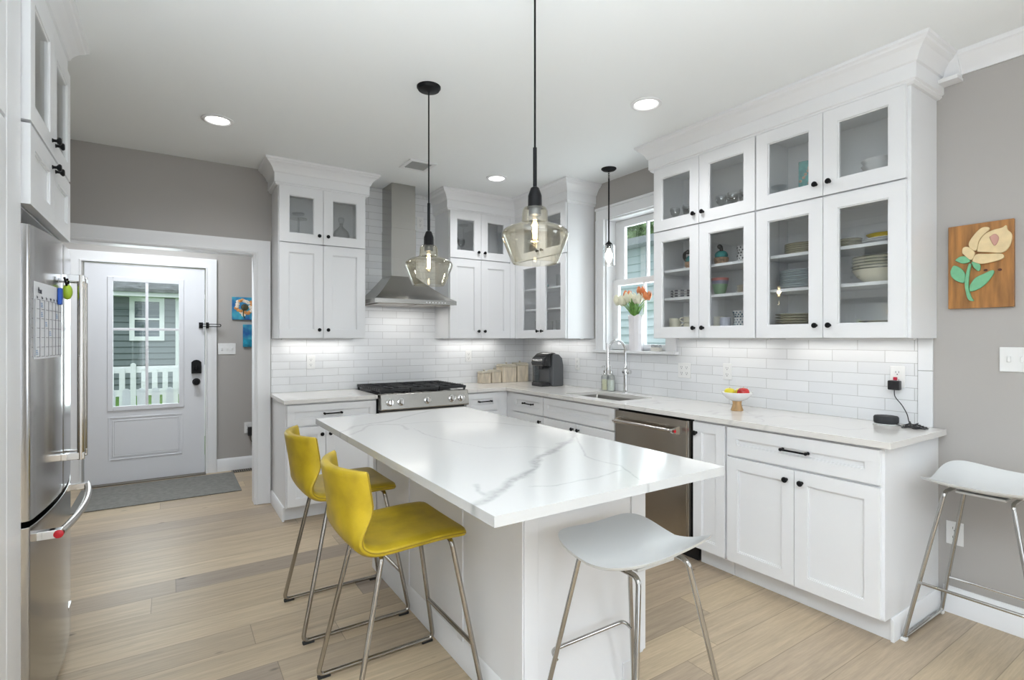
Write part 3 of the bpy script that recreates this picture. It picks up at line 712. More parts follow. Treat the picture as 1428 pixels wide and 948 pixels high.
# ------------------------------------------------------------------ island
IX0, IX1, IY0, IY1 = -2.5855, -1.625, -3.639, -1.673
veins = [(.020, 1.0, [(-1.594,-2.798),(-1.807,-2.986),(-1.953,-3.085),(-2.091,-3.164),(-2.178,-3.255),(-2.269,-3.326),(-2.358,-3.385),(-2.438,-3.437),(-2.506,-3.487),(-2.564,-3.534),(-2.60,-3.55)]),
         (.005, .8, [(-2.02,-3.65),(-1.977,-3.517),(-1.931,-3.427),(-1.948,-3.348),(-1.923,-3.242),(-1.827,-3.093),(-1.661,-2.855)]),
         (.0045, .7, [(-2.353,-3.464),(-2.274,-3.504),(-2.174,-3.505),(-2.084,-3.495),(-1.973,-3.469)]),
         (.013, .62, [(-2.59,-2.20),(-2.553,-2.171),(-2.474,-2.058),(-2.383,-2.034),(-2.263,-1.986),(-2.134,-1.89),(-1.991,-1.785),(-1.851,-1.707),(-1.8,-1.66)]),
         (.007, .6, [(-2.39,-2.054),(-2.286,-2.097),(-2.191,-2.123),(-2.055,-2.148),(-1.951,-2.242),(-1.823,-2.325),(-1.752,-2.495),(-1.663,-2.622),(-1.6,-2.7)]),
         (.010, .5, [(-2.60,-2.33),(-2.552,-2.273),(-2.495,-2.209),(-2.407,-2.066),(-2.342,-2.061),(-2.259,-2.163),(-2.285,-2.293)]),
         (.004, .55, [(-2.257,-2.29),(-2.257,-2.365),(-2.253,-2.468),(-2.242,-2.616),(-2.22,-2.757),(-2.179,-2.901),(-2.031,-2.96),(-1.951,-3.05)]),
         (.010, .7, [(-2.506,-3.487),(-2.50,-3.42),(-2.47,-3.37)])]
isl = thing('island', 'white kitchen island base panelled cabinet under the overhanging quartz top', 'kitchen island', (-1.94, -2.49, 0))
m = MB(); bx0, bx1, by0, by1 = -2.255, -1.655, -3.29, -1.70; ox, oy = 1.94, 2.49
m.prism([(bx0+ox, 0), (-1.715+ox, 0), (-1.715+ox, .092), (bx1+ox-.012, .092), (bx1+ox, .105), (bx1+ox, .883), (bx0+ox, .883)], lambda a, b: (a, by0+oy, b), lambda a, b: (a, by1+oy, b))
m.build('body', M_CAB, isl, bevel=.002)
m = MB(); f_ = .006
for y in (by0, -2.845, -2.26, by1-.05): m.box(bx0+ox-f_, y+oy, .10, bx0+ox, y+oy+.05, .882)
m.box(bx0+ox-f_, by0+oy, .80, bx0+ox, by1+oy, .882)
m.prism([(0, 0), (-.012, 0), (-.012, .012), (-.008, .10), (0, .11)], lambda a, b: (bx0+ox+a, by0+oy, b), lambda a, b: (bx0+ox+a, by1+oy, b))
m.build('side_panelling', M_CAB, isl, bevel=.0015)
m = MB(); m.box(-1.735+ox, by0+oy-.005, .105, bx1+ox, by0+oy, .882).box(-1.78+ox, by0+oy-.004, 0, -1.720+ox, by0+oy, .085).box(bx0+ox, by0+oy-.004, 0, bx0+ox+.06, by0+oy, .882)
m.build('end_stile', M_CAB, isl, bevel=.0015)
# doors on the range-side aisle (right face)
tt = thing('x', None, None)
bpy.data.objects.remove(tt)
m = MB()
for a, b in ((-3.27, -2.75), (-2.74, -2.24), (-2.23, -1.72)): m.box(bx1+ox, a+oy, .115, bx1+ox+.020, b+oy, .872)
m.build('aisle_doors', M_CAB, isl, bevel=.002)
for y in (-3.22, -2.30, -2.17): MB().lathe([(.008, 0), (.0055, .005), (.0055, .013), (.0145, .021), (.0145, .025), (0, .030)], (bx1+ox+.020, y+oy, .80), 14, axis=(1, 0, 0)).build('knob', M_BLACK, isl)
nx, ny = 170, 340
xs = np.linspace(IX0, IX1, nx+1); ys = np.linspace(IY0, IY1, ny+1)
X, Y = np.meshgrid(xs, ys, indexing='ij'); Vn = np.zeros_like(X)
rng = np.random.RandomState(5)
def wob(a, b, s_):
    return sum(np.sin(a*k*17.3+ph)*np.sin(b*k*13.1+ph*2)/k for k, ph in ((1, .3+s_), (2.3, 1.7+s_), (4.9, 2.9), (9.7, .9)))
for k, (wd, st_, pl) in enumerate(veins):
    wx = X+wob(X, Y, k)*.010; wy = Y+wob(Y, X, k+2)*.010
    d = np.full(X.shape, 9.)
    for (x0, y0), (x1, y1) in zip(pl, pl[1:]):
        L2 = (x1-x0)**2+(y1-y0)**2; tt_ = np.clip(((wx-x0)*(x1-x0)+(wy-y0)*(y1-y0))/L2, 0, 1)
        d = np.minimum(d, np.hypot(wx-x0-tt_*(x1-x0), wy-y0-tt_*(y1-y0)))
    wv = wd*(1+.35*wob(Y*1.5, X*1.5, k+5)); Vn = np.maximum(Vn, st_*np.clip(1.25-d/np.maximum(wv, .003), 0, 1))
vs = [(float(X[i, j]), float(Y[i, j]), .914) for i in range(nx+1) for j in range(ny+1)]; val = list(Vn.reshape(-1))
idx = lambda i, j: i*(ny+1)+j
fs = [(idx(i, j), idx(i+1, j), idx(i+1, j+1), idx(i, j+1)) for i in range(nx) for j in range(ny)]
ring = [(i, 0) for i in range(nx)]+[(nx, j) for j in range(ny)]+[(i, ny) for i in range(nx, 0, -1)]+[(0, j) for j in range(ny, 0, -1)]
b0 = len(vs)
for (i, j) in ring: vs.append((float(X[i, j]), float(Y[i, j]), .884)); val.append(float(Vn[i, j]))
nr = len(ring)
for k in range(nr): fs.append((idx(*ring[k]), b0+k, b0+(k+1) % nr, idx(*ring[(k+1) % nr])))
fs.append(tuple(b0+k for k in range(nr))[::-1])
me = bpy.data.meshes.new('island_countertop'); me.from_pydata(vs, [], fs); me.materials.append(M_QI)
at = me.attributes.new('vein', 'FLOAT', 'POINT'); at.data.foreach_set('value', np.array(val, dtype=np.float32))
o = bpy.data.objects.new('island_countertop', me); COL.objects.link(o)
bm = bmesh.new(); bm.from_mesh(me); bmesh.ops.recalc_face_normals(bm, faces=bm.faces); bm.to_mesh(me); bm.free()
props(o, 'large white quartz island top crossed by a broad grey vein', 'countertop')

# ------------------------------------------------------------------ range
t = thing('range', 'stainless gas range with black cast iron grates under the hood', 'stove', (-1.468, 0, 0))
hw = .396
m = MB(); m.box(-hw, -.62, .02, hw, -.012, .895); m.build('body', M_DARK, t, bevel=.002)
m = MB(); m.box(-hw, -.655, .895, hw, -.012, .912); m.build('cooktop', M_GLOSSB, t, bevel=.004)
m = MB(); m.prism([(-.62, .790), (-.705, .790), (-.712, .80), (-.690, .916), (-.683, .921), (-.62, .921)], lambda a, b: (-hw, a, b), lambda a, b: (hw, a, b)); m.build('control_panel', M_STEELH, t, bevel=.0015)
for x in (-1.792, -1.697, -1.463, -1.234, -1.145):
    m = MB(); nrm = Vector((0, -.98, .18)).normalized(); c = Vector((x+1.468, -.703, .852))
    m.lathe([(.030, 0), (.030, .006), (.022, .010), (.021, .032), (.018, .036), (0, .036)], c, 24, axis=nrm)
    q = c+nrm*.036; m.box(q.x-.004, q.y-.010, q.z-.018, q.x+.004, q.y+.008, q.z+.018)
    m.build('knob', M_CHROME, t)
d = front(t, -hw+.004, hw-.004, .20, .775, .66, 'flat', name='oven_door', T=.04); d.data.materials[0] = M_STEELH
MB().box(-.25, -.662, .33, .25, -.6595, .62).build('oven_window', M_GLOSSB, d, bevel=.001)
m = MB(); m.cyl((-.34, -.715, .72), (.34, -.715, .72), .013)
for x in (-.31, .31): m.box(x-.012, -.715, .71, x+.012, -.66, .73)
m.build('oven_handle', M_NICKEL, d)
d = front(t, -hw+.004, hw-.004, .03, .195, .655, 'flat', name='drawer', T=.035); d.data.materials[0] = M_STEELH
for gx in (-.264, 0, .264):
    m = MB(); a = .128; z0, z1 = .936, .958; y0, y1 = -.655, -.045
    for y in (y0, y1, (y0+y1)/2): m.box(gx-a, y-.007, z0, gx+a, y+.007, z1)
    for x in (-a, a): m.box(gx+x-.007 if x > 0 else gx+x, y0, z0, gx+x if x > 0 else gx+x+.007, y1, z1)
    for yy in (y0+.149, y1-.149):
        m.box(gx-.005, yy-.12, z0+.004, gx+.005, yy+.12, z1+.003)
        m.box(gx-a, yy-.005, z0+.004, gx+a, yy+.005, z1+.003)
    for k in range(1, 12): y = y0+(y1-y0)*k/12; m.box(gx-a-.004, y-.0045, z0+.004, gx-a+.06, y+.0045, z1+.004).box(gx+a-.06, y-.0045, z0+.004, gx+a+.004, y+.0045, z1+.004)
    for x in (-a+.01, a-.01):
        for y in (y0+.01, y1-.01): m.box(gx+x-.008, y-.008, .912, gx+x+.008, y+.008, z0)
    m.build('grate', M_IRON, t, bevel=.0015)
for x, y, r in ((-.264, -.49, .045), (-.264, -.19, .035), (0, -.34, .055), (.264, -.49, .045), (.264, -.19, .035)):
    MB().lathe([(r+.012, 0), (r+.012, .005), (r, .008), (r, .014), (r-.006, .017), (0, .017)], (x, y, .912), 24).build('burner', M_IRON, t)

# ------------------------------------------------------------------ range hood
t = thing('range_hood', 'stainless chimney range hood on the tiled wall above the range', 'range hood', (-1.468, 0, 1.665))
X0, X1 = -.380, .382; c0, c1 = -.150, .085
Z = lambda z: z-1.665
m = MB(); lv = [((X0, X1, -.50), 1.676), ((X0, X1, -.50), 1.706)]
for k in range(0, 9):
    f = k/8; g_ = f**.88; h_ = 1-(1-f)**1.12
    lv.append(((X0+(c0-X0)*f, X1+(c1-X1)*f, -.50+(.50-.262)*f), 1.712+(1.935-1.712)*(f**1.22)))
prev = None
for (a, b, y), z in lv:
    r_ = [m.bm.verts.new(p) for p in ((a, -.010, Z(z)), (a, y, Z(z)), (b, y, Z(z)), (b, -.010, Z(z)))]
    if prev:
        for i in range(4): m.face([prev[i], prev[(i+1) % 4], r_[(i+1) % 4], r_[i]])
    else: first = r_
    prev = r_
m.face(prev); m.face(first); m.build('canopy', M_STEELH, t, angle=25)
MB().box(c0, -.262, Z(1.93), c1, -.010, Z(2.37)).box(c0+.004, -.258, Z(2.37), c1-.004, -.010, CEIL-1.665-.002).build('chimney', M_STEEL, t, bevel=.0015)
m = MB()
for k in range(7): m.lathe([(.006, 0), (.006, .003), (0, .004)], (.085+k*.030, -.5005, Z(1.691)), 12, axis=(0, -1, 0))
m.build('button', M_CHROME, t)
m = MB()
for k in range(2):
    xx = X0+.04+k*.345; m.box(xx, -.46, Z(1.668), xx+.33, -.06, Z(1.676))
m.build('grease_filter', M_STEELY, t, bevel=.001)

l = bpy.data.lights.new('hood_lamp', 'AREA'); l.shape = 'RECTANGLE'; l.size = .5; l.size_y = .12; l.energy = 1.0; l.color = (1, .98, .94)
lo = bpy.data.objects.new('hood_lamp', l); COL.objects.link(lo); lo.location = (0, -.22, -.002); lo.parent = t
# ------------------------------------------------------------------ dishwasher
t = thing('dishwasher', 'stainless dishwasher under the counter between sink cabinet and slim cabinet', 'dishwasher', (0, -2.071, 0), RZ)
w = .653
MB().box(.006, -.60, .10, w-.006, -.02, .880).build('body', M_DARKIN, t)
MB().box(.012, -.55, .0, w-.012, -.02, .10).build('kickplate', M_DARKIN, t)
MB().box(.012, -.642, .105, w-.030, -.602, .868).build('front_panel', M_STEELY, t, bevel=.003)
MB().box(w-.030, -.636, .105, w-.018, -.602, .868).build('side_strip', M_NICKEL, t, bevel=.001)
m = MB(); m.cyl((.045, -.695, .802), (w-.085, -.695, .802), .0115, seg=16); m.build('handle', M_NICKEL, t)
for x in (.055, w-.095):
    m = MB(); m.prism([(x-.016, .822), (x-.016, .782), (x+.016, .775), (x+.016, .829)], lambda a, b: (a, -.642, b), lambda a, b: (x+(a-x)*.55, -.705, .802+(b-.802)*.55)); m.build('handle_bracket', M_CHROME, t, bevel=.002)
MB().lathe([(.010, 0), (.010, .003), (0, .004)], (w-.075, -.695, .802), 16, axis=(1, 0, 0)).build('medallion', M_RED, t)

# ------------------------------------------------------------------ refrigerator (faces +x)
FY = -2.03
t = thing('refrigerator', 'stainless french door refrigerator with bottom freezer at the left', 'refrigerator', (-4.44, FY, 0), PI/2)
# local: x = world y - FY ; y = -(world x + 4.44)
def fx(yl): return -(4.44-3.672+.030*(1-(yl/.425)**2))
MB().box(-.425, -.70, .03, .425, -.005, 1.765).build('body', M_DARK, t, bevel=.003)
def fdoor(name, a, b, z0, z1):
    m = MB(); n = 14
    P = [(a+(b-a)*i/n, fx(a+(b-a)*i/n)) for i in range(n+1)]
    P = [(a, -.705)]+[(P[0][0], P[0][1]+.012)]+[(P[0][0]+.008, P[0][1]+.001)]+P[1:-1]+[(P[-1][0]-.008, P[-1][1]+.001), (P[-1][0], P[-1][1]+.012), (b, -.705)]
    m.prism(P, lambda x, y: (x, y, z0), lambda x, y: (x, y, z1))
    return m.build(name, M_FRIDGE, t, bevel=.002)
dl = fdoor('door', -.425, -.003, .762, 1.752); dr = fdoor('door', .003, .425, .762, 1.752); fz = fdoor('freezer_drawer', -.425, .425, .07, .742)
MB().box(-.42, -.69, .0, .42, -.02, .07).build('base_grille', M_DARKIN, t)
for dd, x in ((dl, -.042), (dr, .042)):
    hh = MB().tube([(x, fx(x)-.060, .885), (x, fx(x)-.060, 1.625)], .0125, 14).build('handle', M_NICKEL, dd)
    for z in (.900, 1.612):
        MB().box(x-.011, fx(x)-.072, z-.014, x+.011, fx(x)+.002, z+.014).build('handle_bracket', M_CHROME, dd, bevel=.003)
hp = [(-.36+.72*i/16, fx(0)-.038-.028*(1-((-.36+.72*i/16)/.36)**2), .692) for i in range(17)]
MB().tube(hp, .0135, 14).build('handle', M_NICKEL, fz)
for x in (-.355, .355):
    MB().box(x-.016, fx(0)-.045, .676, x+.016, fx(x)+.004, .706).build('handle_bracket', M_CHROME, fz, bevel=.003)
MB().lathe([(.014, 0), (.014, .004), (.005, .006), (0, .006)], (-.374, fx(0)-.036, .692), 20, axis=(-1, 0, 0)).build('medallion', M_RED, fz)
MB().box(.165, fx(.19)-.003, .20, .24, fx(.24)+.002, .215).build('badge', M_CHROME, fz, bevel=.001)
MB().box(-.40, -.72, 1.755, -.33, -.64, 1.78).build('hinge_cover', M_DARK, t, bevel=.003)
# calendar on the door
t = thing('calendar', 'white monthly calendar sheet with ruled boxes stuck on the refrigerator door', 'calendar', (-4.44, FY, 1.30), PI/2)
ca, cb_ = -.395, -.055; ch = .265; npt = 10
m = MB()
P = [(ca+(cb_-ca)*i/npt) for i in range(npt+1)]
m.prism([(x, fx(x)-.0012) for x in P]+[(x, fx(x)-.0004) for x in P[::-1]], lambda x, y: (x, y, 0), lambda x, y: (x, y, ch)); m.build('sheet', M_PAPER, t)
m = MB(); cw = (cb_-ca-.012)/7
for i in range(8):
    x = ca+.006+i*cw; m.box(x-.0006, fx(x)-.0022, .008, x+.0006, fx(x)-.0010, .205)
for k in range(7):
    z = .008+k*.0328
    for i in range(7):
        x = ca+.006+i*cw; y_ = min(fx(x), fx(x+cw)); m.box(x, y_-.0020, z-.0006, x+cw, y_-.0010, z+.0006)
m.build('grid_lines', M_INK, t)
Mt = lambda x, z: Matrix.Translation((x, fx(x)-.0022, z)) @ Matrix.Rotation(PI/2, 4, 'X')
text_mesh('Month:', .030, M_INK, 'title_text', t, Matrix.Translation((ca+.012, fx(ca+.05)-.0035, .226)) @ Matrix.Rotation(PI/2, 4, 'X'))
for i, dn in enumerate(('Sun', 'Mon', 'Tue', 'Wed', 'Thu', 'Fri', 'Sat')):
    text_mesh(dn, .012, M_INK, 'weekday_text', t, Matrix.Translation((ca+.010+i*cw, fx(ca+.03+i*cw)-.0030, .209)) @ Matrix.Rotation(PI/2, 4, 'X'))
m = MB()
for i, k in ((1, 4), (1, 5), (2, 3), (0, 0), (3, 2), (5, 4)):
    x = ca+.010+i*cw
    for q in range(3): m.box(x, fx(x+.02)-.0030, .016+k*.0328+q*.006, x+.026-q*.004, fx(x+.02)-.0012, .018+k*.0328+q*.006)
m.build('handwriting', M_INKB, t)
t_ = thing('magnet', 'blue plastic clip magnet holding the calendar', 'magnet', (-4.44, FY, 1.50), PI/2)
MB().box(-.135, fx(-.12)-.016, .0, -.105, fx(-.12)-.002, .065).build('clip', M_CLIPB, t_, bevel=.004)
t_ = thing('magnet', 'lime green chip clip hanging by the refrigerator handle', 'magnet', (-4.44, FY, 1.52), PI/2)
m = MB(); m.sphere((-.058, fx(-.058)-.020, .035), .024, 16, 10, 1, .7, 1.3); m.build('clip', M_CLIPG, t_)
m = MB(); m.tube([(-.088, fx(-.08)-.015, .09), (-.072, fx(-.07)-.02, .06), (-.046, fx(-.05)-.02, .058), (-.028, fx(-.03)-.02, .085)], .004, 8); m.build('wire', M_BLACK, t_)

# ------------------------------------------------------------------ ceiling lights, pendants, vents
def downlight(x, y, label, g=None):
    t = thing('recessed_light', label, 'ceiling light', (x, y, CEIL), group=g)
    MB().lathe([(.092, -.0005), (.092, -.006), (.075, -.010), (.066, -.004), (.066, -.0005)], seg=40).build('trim_ring', M_TRIM, t)
    MB().lathe([(.0655, -.001), (.0655, -.0045), (0, -.0045)], seg=40).build('lens', M_LED, t)
    l = bpy.data.lights.new('downlight', 'SPOT'); l.energy = DOWN_POWER*4; l.spot_size = R(150); l.spot_blend = .9; l.shadow_soft_size = .065; l.color = (.965, .98, 1)
    lo = bpy.data.objects.new('downlight_lamp', l); COL.objects.link(lo); lo.location = (0, 0, -.02); lo.parent = t
downlight(-3.025, -.94, 'round recessed ceiling light leftmost, near the entry opening')
downlight(-.898, -2.605, 'round recessed ceiling light rightmost, nearest the glass-door cabinets')
downlight(-.889, -.88, 'round recessed ceiling light at the back near the corner cabinets')
downlight(-2.0, -6.3, 'added recessed ceiling light out of view behind the camera')  # added unseen downlight, extra room light from behind the camera

t = thing('hall_fill_light', 'added round fill light on the entry passage ceiling, out of view', 'ceiling light', (-3.35, .5, CEIL))  # added fixture hidden above the opening, there to brighten the hall
MB().lathe([(.16, -.0005), (.165, -.02), (.15, -.025), (.15, -.0005)], seg=36).build('rim', M_BLACK, t)
MB().lathe([(.149, -.02), (.13, -.05), (.07, -.068), (0, -.072)], seg=36).build('diffuser', M_BULB, t)
l = bpy.data.lights.new('hall_fill_lamp', 'AREA'); l.shape = 'DISK'; l.size = .5; l.energy = 20; l.color = (.88, .94, 1)
lo = bpy.data.objects.new('hall_fill_lamp', l); COL.objects.link(lo); lo.location = (0, 0, -.10); lo.parent = t
def pendant(x, y, label, zc=2.068):
    t = thing('pendant_light', label, 'pendant light', (x, y, CEIL), group='glass pendants over the island')
    Z = lambda z: z-CEIL
    MB().lathe([(.066, 0), (.066, -.008), (.058, -.020), (.030, -.026), (.008, -.028), (.006, -.034), (0, -.034)], seg=36).build('canopy', M_BLACK, t)
    MB().cyl((0, 0, Z(2.12)), (0, 0, -.03), .0040, seg=10).build('cord', M_BLACK, t)
    m = MB(); m.cyl((0, 0, Z(1.96)), (0, 0, Z(2.125)), .0078, seg=14).build('stem', M_BLACK, t)
    MB().lathe([(.006, Z(1.972)), (.016, Z(1.966)), (.022, Z(1.95)), (.027, Z(1.935)), (.028, Z(1.895)), (.031, Z(1.89)), (.031, Z(1.885)), (.024, Z(1.885)), (0, Z(1.885))], seg=28).build('socket_cap', M_BLACK, t)
    MB().lathe([(.0245, Z(1.886)), (.0245, Z(1.858)), (.020, Z(1.856)), (0, Z(1.856))], seg=24).build('socket', mat('socket_grey', (.03, .035, .04), .35, .3), t)
    op = [(.030, 1.889), (.044, 1.887), (.050, 1.874), (.052, 1.838), (.056, 1.828), (.078, 1.820), (.110, 1.808), (.128, 1.796), (.134, 1.782), (.131, 1.768), (.118, 1.735), (.104, 1.700), (.093, 1.674), (.088, 1.667)]
    ip = [(r-.0028, z) for r, z in op[::-1]]
    MB().lathe([(r, Z(z)) for r, z in op+ip], seg=56, close=True).build('glass_shade', M_AMBER, t)
    MB().lathe([(.010, Z(1.857)), (.012, Z(1.845)), (.016, Z(1.83)), (.0165, Z(1.76)), (.012, Z(1.745)), (0, Z(1.74))], seg=24).build('bulb', glass('bulb_glass', (1, .97, .9), .05, .6, 3), t)
    m = MB()
    for k in range(4):
        a = PI/2*k; m.cyl((.006*math.cos(a), .006*math.sin(a), Z(1.765)), (.006*math.cos(a), .006*math.sin(a), Z(1.84)), .0030, seg=8)
    m.build('filament', M_FILA, t)
    l = bpy.data.lights.new('pendant_glow', 'POINT'); l.energy = PENDANT_POWER; l.color = (1, .82, .58); l.shadow_soft_size = .015
    lo = bpy.data.objects.new('pendant_lamp', l); COL.objects.link(lo); lo.location = (0, 0, Z(1.80)); lo.parent = t
pendant(-2.073, -2.088, 'farther clear amber glass pendant light over the island, in front of the hood')
pendant(-2.073, -3.103, 'nearer clear amber glass pendant light over the island, its cord leaving the top')
t = thing('pendant_light', 'small jar pendant light with a clear bulb hanging at the sink window', 'pendant light', (-.246, -1.603, CEIL))
Z = lambda z: z-CEIL
MB().lathe([(.062, 0), (.062, -.006), (.05, -.016), (.01, -.022), (0, -.022)], seg=32).build('canopy', M_BLACK, t)
m = MB()
for k in range(4): m.tube([(.007*math.cos(a)*(1 if k % 2 else 0), .007*math.cos(a)*(0 if k % 2 else 1), -.034-k*.017+.011*math.sin(a)) for a in [2*PI*i/10 for i in range(10)]], .002, 6, closed=True)
m.build('chain', M_BLACK, t)
MB().cyl((0, 0, Z(2.17)), (0, 0, Z(2.69)), .0062, seg=10).build('stem', M_BLACK, t)
MB().lathe([(.005, Z(2.185)), (.010, Z(2.17)), (.028, Z(2.155)), (.030, Z(2.148)), (.018, Z(2.146)), (.018, Z(2.115)), (0, Z(2.115))], seg=24).build('socket_cap', M_BLACK, t)
op = [(.026, 2.150), (.044, 2.142), (.050, 2.125), (.050, 1.985), (.046, 1.975)]
MB().lathe([(r, Z(z)) for r, z in op+[(r-.0025, z) for r, z in op[::-1]]], seg=40, close=True).build('glass_shade', M_CLEARG, t)
MB().lathe([(.012, Z(2.115)), (.014, Z(2.10)), (.028, Z(2.075)), (.032, Z(2.055)), (.027, Z(2.033)), (.012, Z(2.02)), (0, Z(2.018))], seg=24).build('bulb', M_BULB, t)
l = bpy.data.lights.new('pendant_glow', 'POINT'); l.energy = 2.0; l.color = (1, .9, .76); l.shadow_soft_size = .03
lo = bpy.data.objects.new('pendant_lamp', l); COL.objects.link(lo); lo.location = (0, 0, Z(2.055)); lo.parent = t
# ceiling vent
t = thing('ceiling_vent', 'small white ceiling air vent with a damper beside the chimney hood', 'vent', (-1.60, -.82, CEIL))
MB().cells([-.115, -.085, .0, .085, .115], [-.12, -.09, .09, .12], lambda i, j: not (i in (1, 2) and j == 1), -.010, -.0005, lambda u, v, t: (u, v, t)).build('frame', M_TRIM, t, bevel=.003)
m = MB()
for k in range(12): x = -.080+k*.0145; m.prism([(x, -.002), (x+.010, -.009), (x+.0115, -.008), (x+.0015, -.001)], lambda a, b: (a, -.09, b), lambda a, b: (a, .09, b))
m.build('louvre', mat('vent_grey', (.45, .47, .47), .5), t)
# floor register
t = thing('floor_register', 'bronze floor register by the entry baseboard', 'vent', (-2.60, 1.30, .0))
m = MB(); m.box(-.15, -.06, .001, .15, .06, .004); m.build('frame', mat('register_bronze', (.22, .18, .13), .4, .5), t)
m = MB()
for k in range(14): m.box(-.135+k*.02, -.045, .004, -.125+k*.02, .045, .006)
m.build('slats', M_DARKIN, t)

# ------------------------------------------------------------------ outlets and switches
def outlet(label, loc, rz, duplex=True, gang=1, toggle=False, kind='outlet', dirty=False):
    t = thing('light_switch' if toggle else 'wall_outlet', label, 'switch' if toggle else 'outlet', loc, rz)
    w = .035+.023*(gang-1)
    MB().box(-w, -.006, -.0575, w, 0, .0575).build('cover_plate', M_PLATE_W, t, bevel=.003)
    for g_ in range(gang):
        x = (g_-(gang-1)/2)*.046
        if toggle:
            MB().box(x-.006, -.014, -.012, x+.006, -.004, .014).build('toggle', M_PLATE_W, t, bevel=.002)
        else:
            for z in (-.022, .022):
                s_ = MB().lathe([(.017, 0), (.017, .0015), (0, .0015)], (x, -.006, z), 20, axis=(0, -1, 0)).build('socket', M_PLATE_W, t)
                m = MB(); m.box(x-.008, -.0082, z-.001, x-.006, -.007, z+.009).box(x+.006, -.0082, z-.001, x+.008, -.007, z+.009).lathe([(.003, 0), (.003, .0012), (0, .0012)], (x, -.007, z-.008), 10, axis=(0, -1, 0)); m.build('slots', M_INK, s_)
    return t
outlet('white wall outlet behind the chrome stool on the grey wall', (-.0005, -3.809, .399), RZ)
outlet('white outlet in the right-hand tile with a black charger plugged in', (-.0095, -3.567, 1.165), RZ)
outlet('white outlet in the tile just above the fruit bowl', (-.0095, -2.542, 1.14), RZ)
outlet('white outlet in the tile near the window at the right end of its sill', (-.0095, -2.175, 1.13), RZ, gang=2)
outlet('white outlet in the tile between coffee maker and soap bottles', (-.0095, -.93, 1.13), RZ)
outlet('white outlet in the tile above the counter left of the range', (-2.254, -.0095, 1.165), 0)
outlet('white outlet in the tile above the wooden canisters', (-.70, -.0095, 1.19), 0)
outlet('white outlet high in the tile beside the hood chimney', (-1.235, -.0095, 2.50), 0)
outlet('white double toggle switch on the grey wall at the right edge', (-.0005, -4.035, 1.273), RZ, gang=2, toggle=True)
outlet('white three-gang switch plate on the entry wall beside the door', (-2.785, 1.3845, 1.265), 0, gang=3, toggle=True)
outlet('white outlet low on the entry wall with a black adapter', (-2.59, 1.3845, .43), 0)
t = thing('power_adapter', 'black adapter plugged into the low entry outlet', 'adapter', (-2.57, 1.376, .37))
MB().box(-.025, -.05, -.02, .025, 0, .07).build('housing', M_PLASTB, t, bevel=.004)
MB().tube(fillet([(0, -.03, -.02), (.0, -.035, -.07), (.05, -.03, -.13), (.12, -.03, -.2)], .04), .003, 8).build('cord', M_PLASTB, t)

# ------------------------------------------------------------------ charger, speaker and cable
t = thing('phone_charger', 'black wall charger plugged into the right-hand tile outlet', 'charger', (-.0165, -3.560, 1.118), RZ)
MB().box(-.028, -.032, -.022, .028, -.001, .028).build('housing', M_PLASTB, t, bevel=.005)
MB().box(-.008, -.012, .030, .008, -.001, .046).build('indicator', mat('red_tag', (.5, .02, .05), .4), t)
sp_ = thing('smart_speaker', 'flat round black speaker on the quartz counter below the charger', 'speaker', (-.095, -3.545, .914))
MB().lathe([(.048, .008), (.055, .012), (.056, .020), (.056, .040), (.052, .046), (0, .047)], seg=36).build('body', mat('speaker_fabric', (.025, .027, .03), .75, bump=.3, bscale=900), sp_)
MB().lathe([(0, .001), (.060, .001), (.062, .004), (.050, .008), (0, .008)], seg=36).build('stand', M_WHITEC, sp_)
m = MB(); P = [(-.035, -3.560, 1.095), (-.038, -3.565, 1.06), (-.05, -3.60, 1.02), (-.055, -3.625, .975), (-.07, -3.64, .935), (-.10, -3.665, .920)]
rnd = random.Random(11)
for k in range(34):
    a = k*1.15; r_ = .020+.030*rnd.random(); P.append((-.105+r_*math.cos(a)+rnd.gauss(0, .010), -3.680+r_*math.sin(a)+rnd.gauss(0, .008), .918+.045*rnd.random()*max(0, math.cos(a*2.3))))
P += [(-.12, -3.64, .918), (-.115, -3.60, .925)]
def smooth(P, n=4):
    P = [Vector(p) for p in P]; out = []
    for i in range(len(P)-1):
        p0, p1, p2, p3 = P[max(i-1, 0)], P[i], P[i+1], P[min(i+2, len(P)-1)]
        for k in range(n):
            q = k/n; out.append(.5*((2*p1)+(-p0+p2)*q+(2*p0-5*p1+4*p2-p3)*q*q+(-p0+3*p1-3*p2+p3)*q**3))
    out.append(P[-1]); return out
props(m.tube(smooth(P), .0024, 6).build('charging_cable', M_PLASTB), 'tangled thin black cable between the charger and the speaker', 'cable')

# ------------------------------------------------------------------ fruit bowl
t = thing('fruit_bowl', 'white footed bowl on a wooden pedestal holding fruit', 'bowl', (-.262, -2.782, .914))
MB().lathe([(0, 0), (.036, 0), (.037, .004), (.028, .03), (.026, .045), (.029, .062), (0, .062)], seg=32).build('pedestal', M_OAK, t)
MB().lathe([(0, .062), (.034, .062), (.060, .075), (.085, .098), (.094, .116), (.091, .118), (.080, .101), (.056, .082), (.03, .070), (0, .069)], seg=40).build('dish', M_WHITEC, t)
M_APR = mat('red_apple', (.48, .02, .02), .25, noise=.35, nscale=12); M_APY = mat('yellow_apple', (.68, .58, .03), .3, noise=.15, nscale=12)
def fruit(label, x, y, z, r, m_, name='apple'):
    t = thing(name, label, 'fruit', (x, y, z))
    pr = [(0, -.82), (.25, -.93), (.6, -.82), (.9, -.45), (1, .05), (.93, .5), (.68, .82), (.35, .92), (.12, .84), (0, .72)]
    MB().lathe([(a*r, b*r) for a, b in pr], seg=24).build('flesh', m_, t)
    MB().cyl((0, 0, r*.72), (r*.1, 0, r*1.1), .0018, seg=6).build('stem', M_OAK, t); return t
fruit('red apple at the right in the white fruit bowl', -.262, -2.825, 1.026, .037, M_APR)
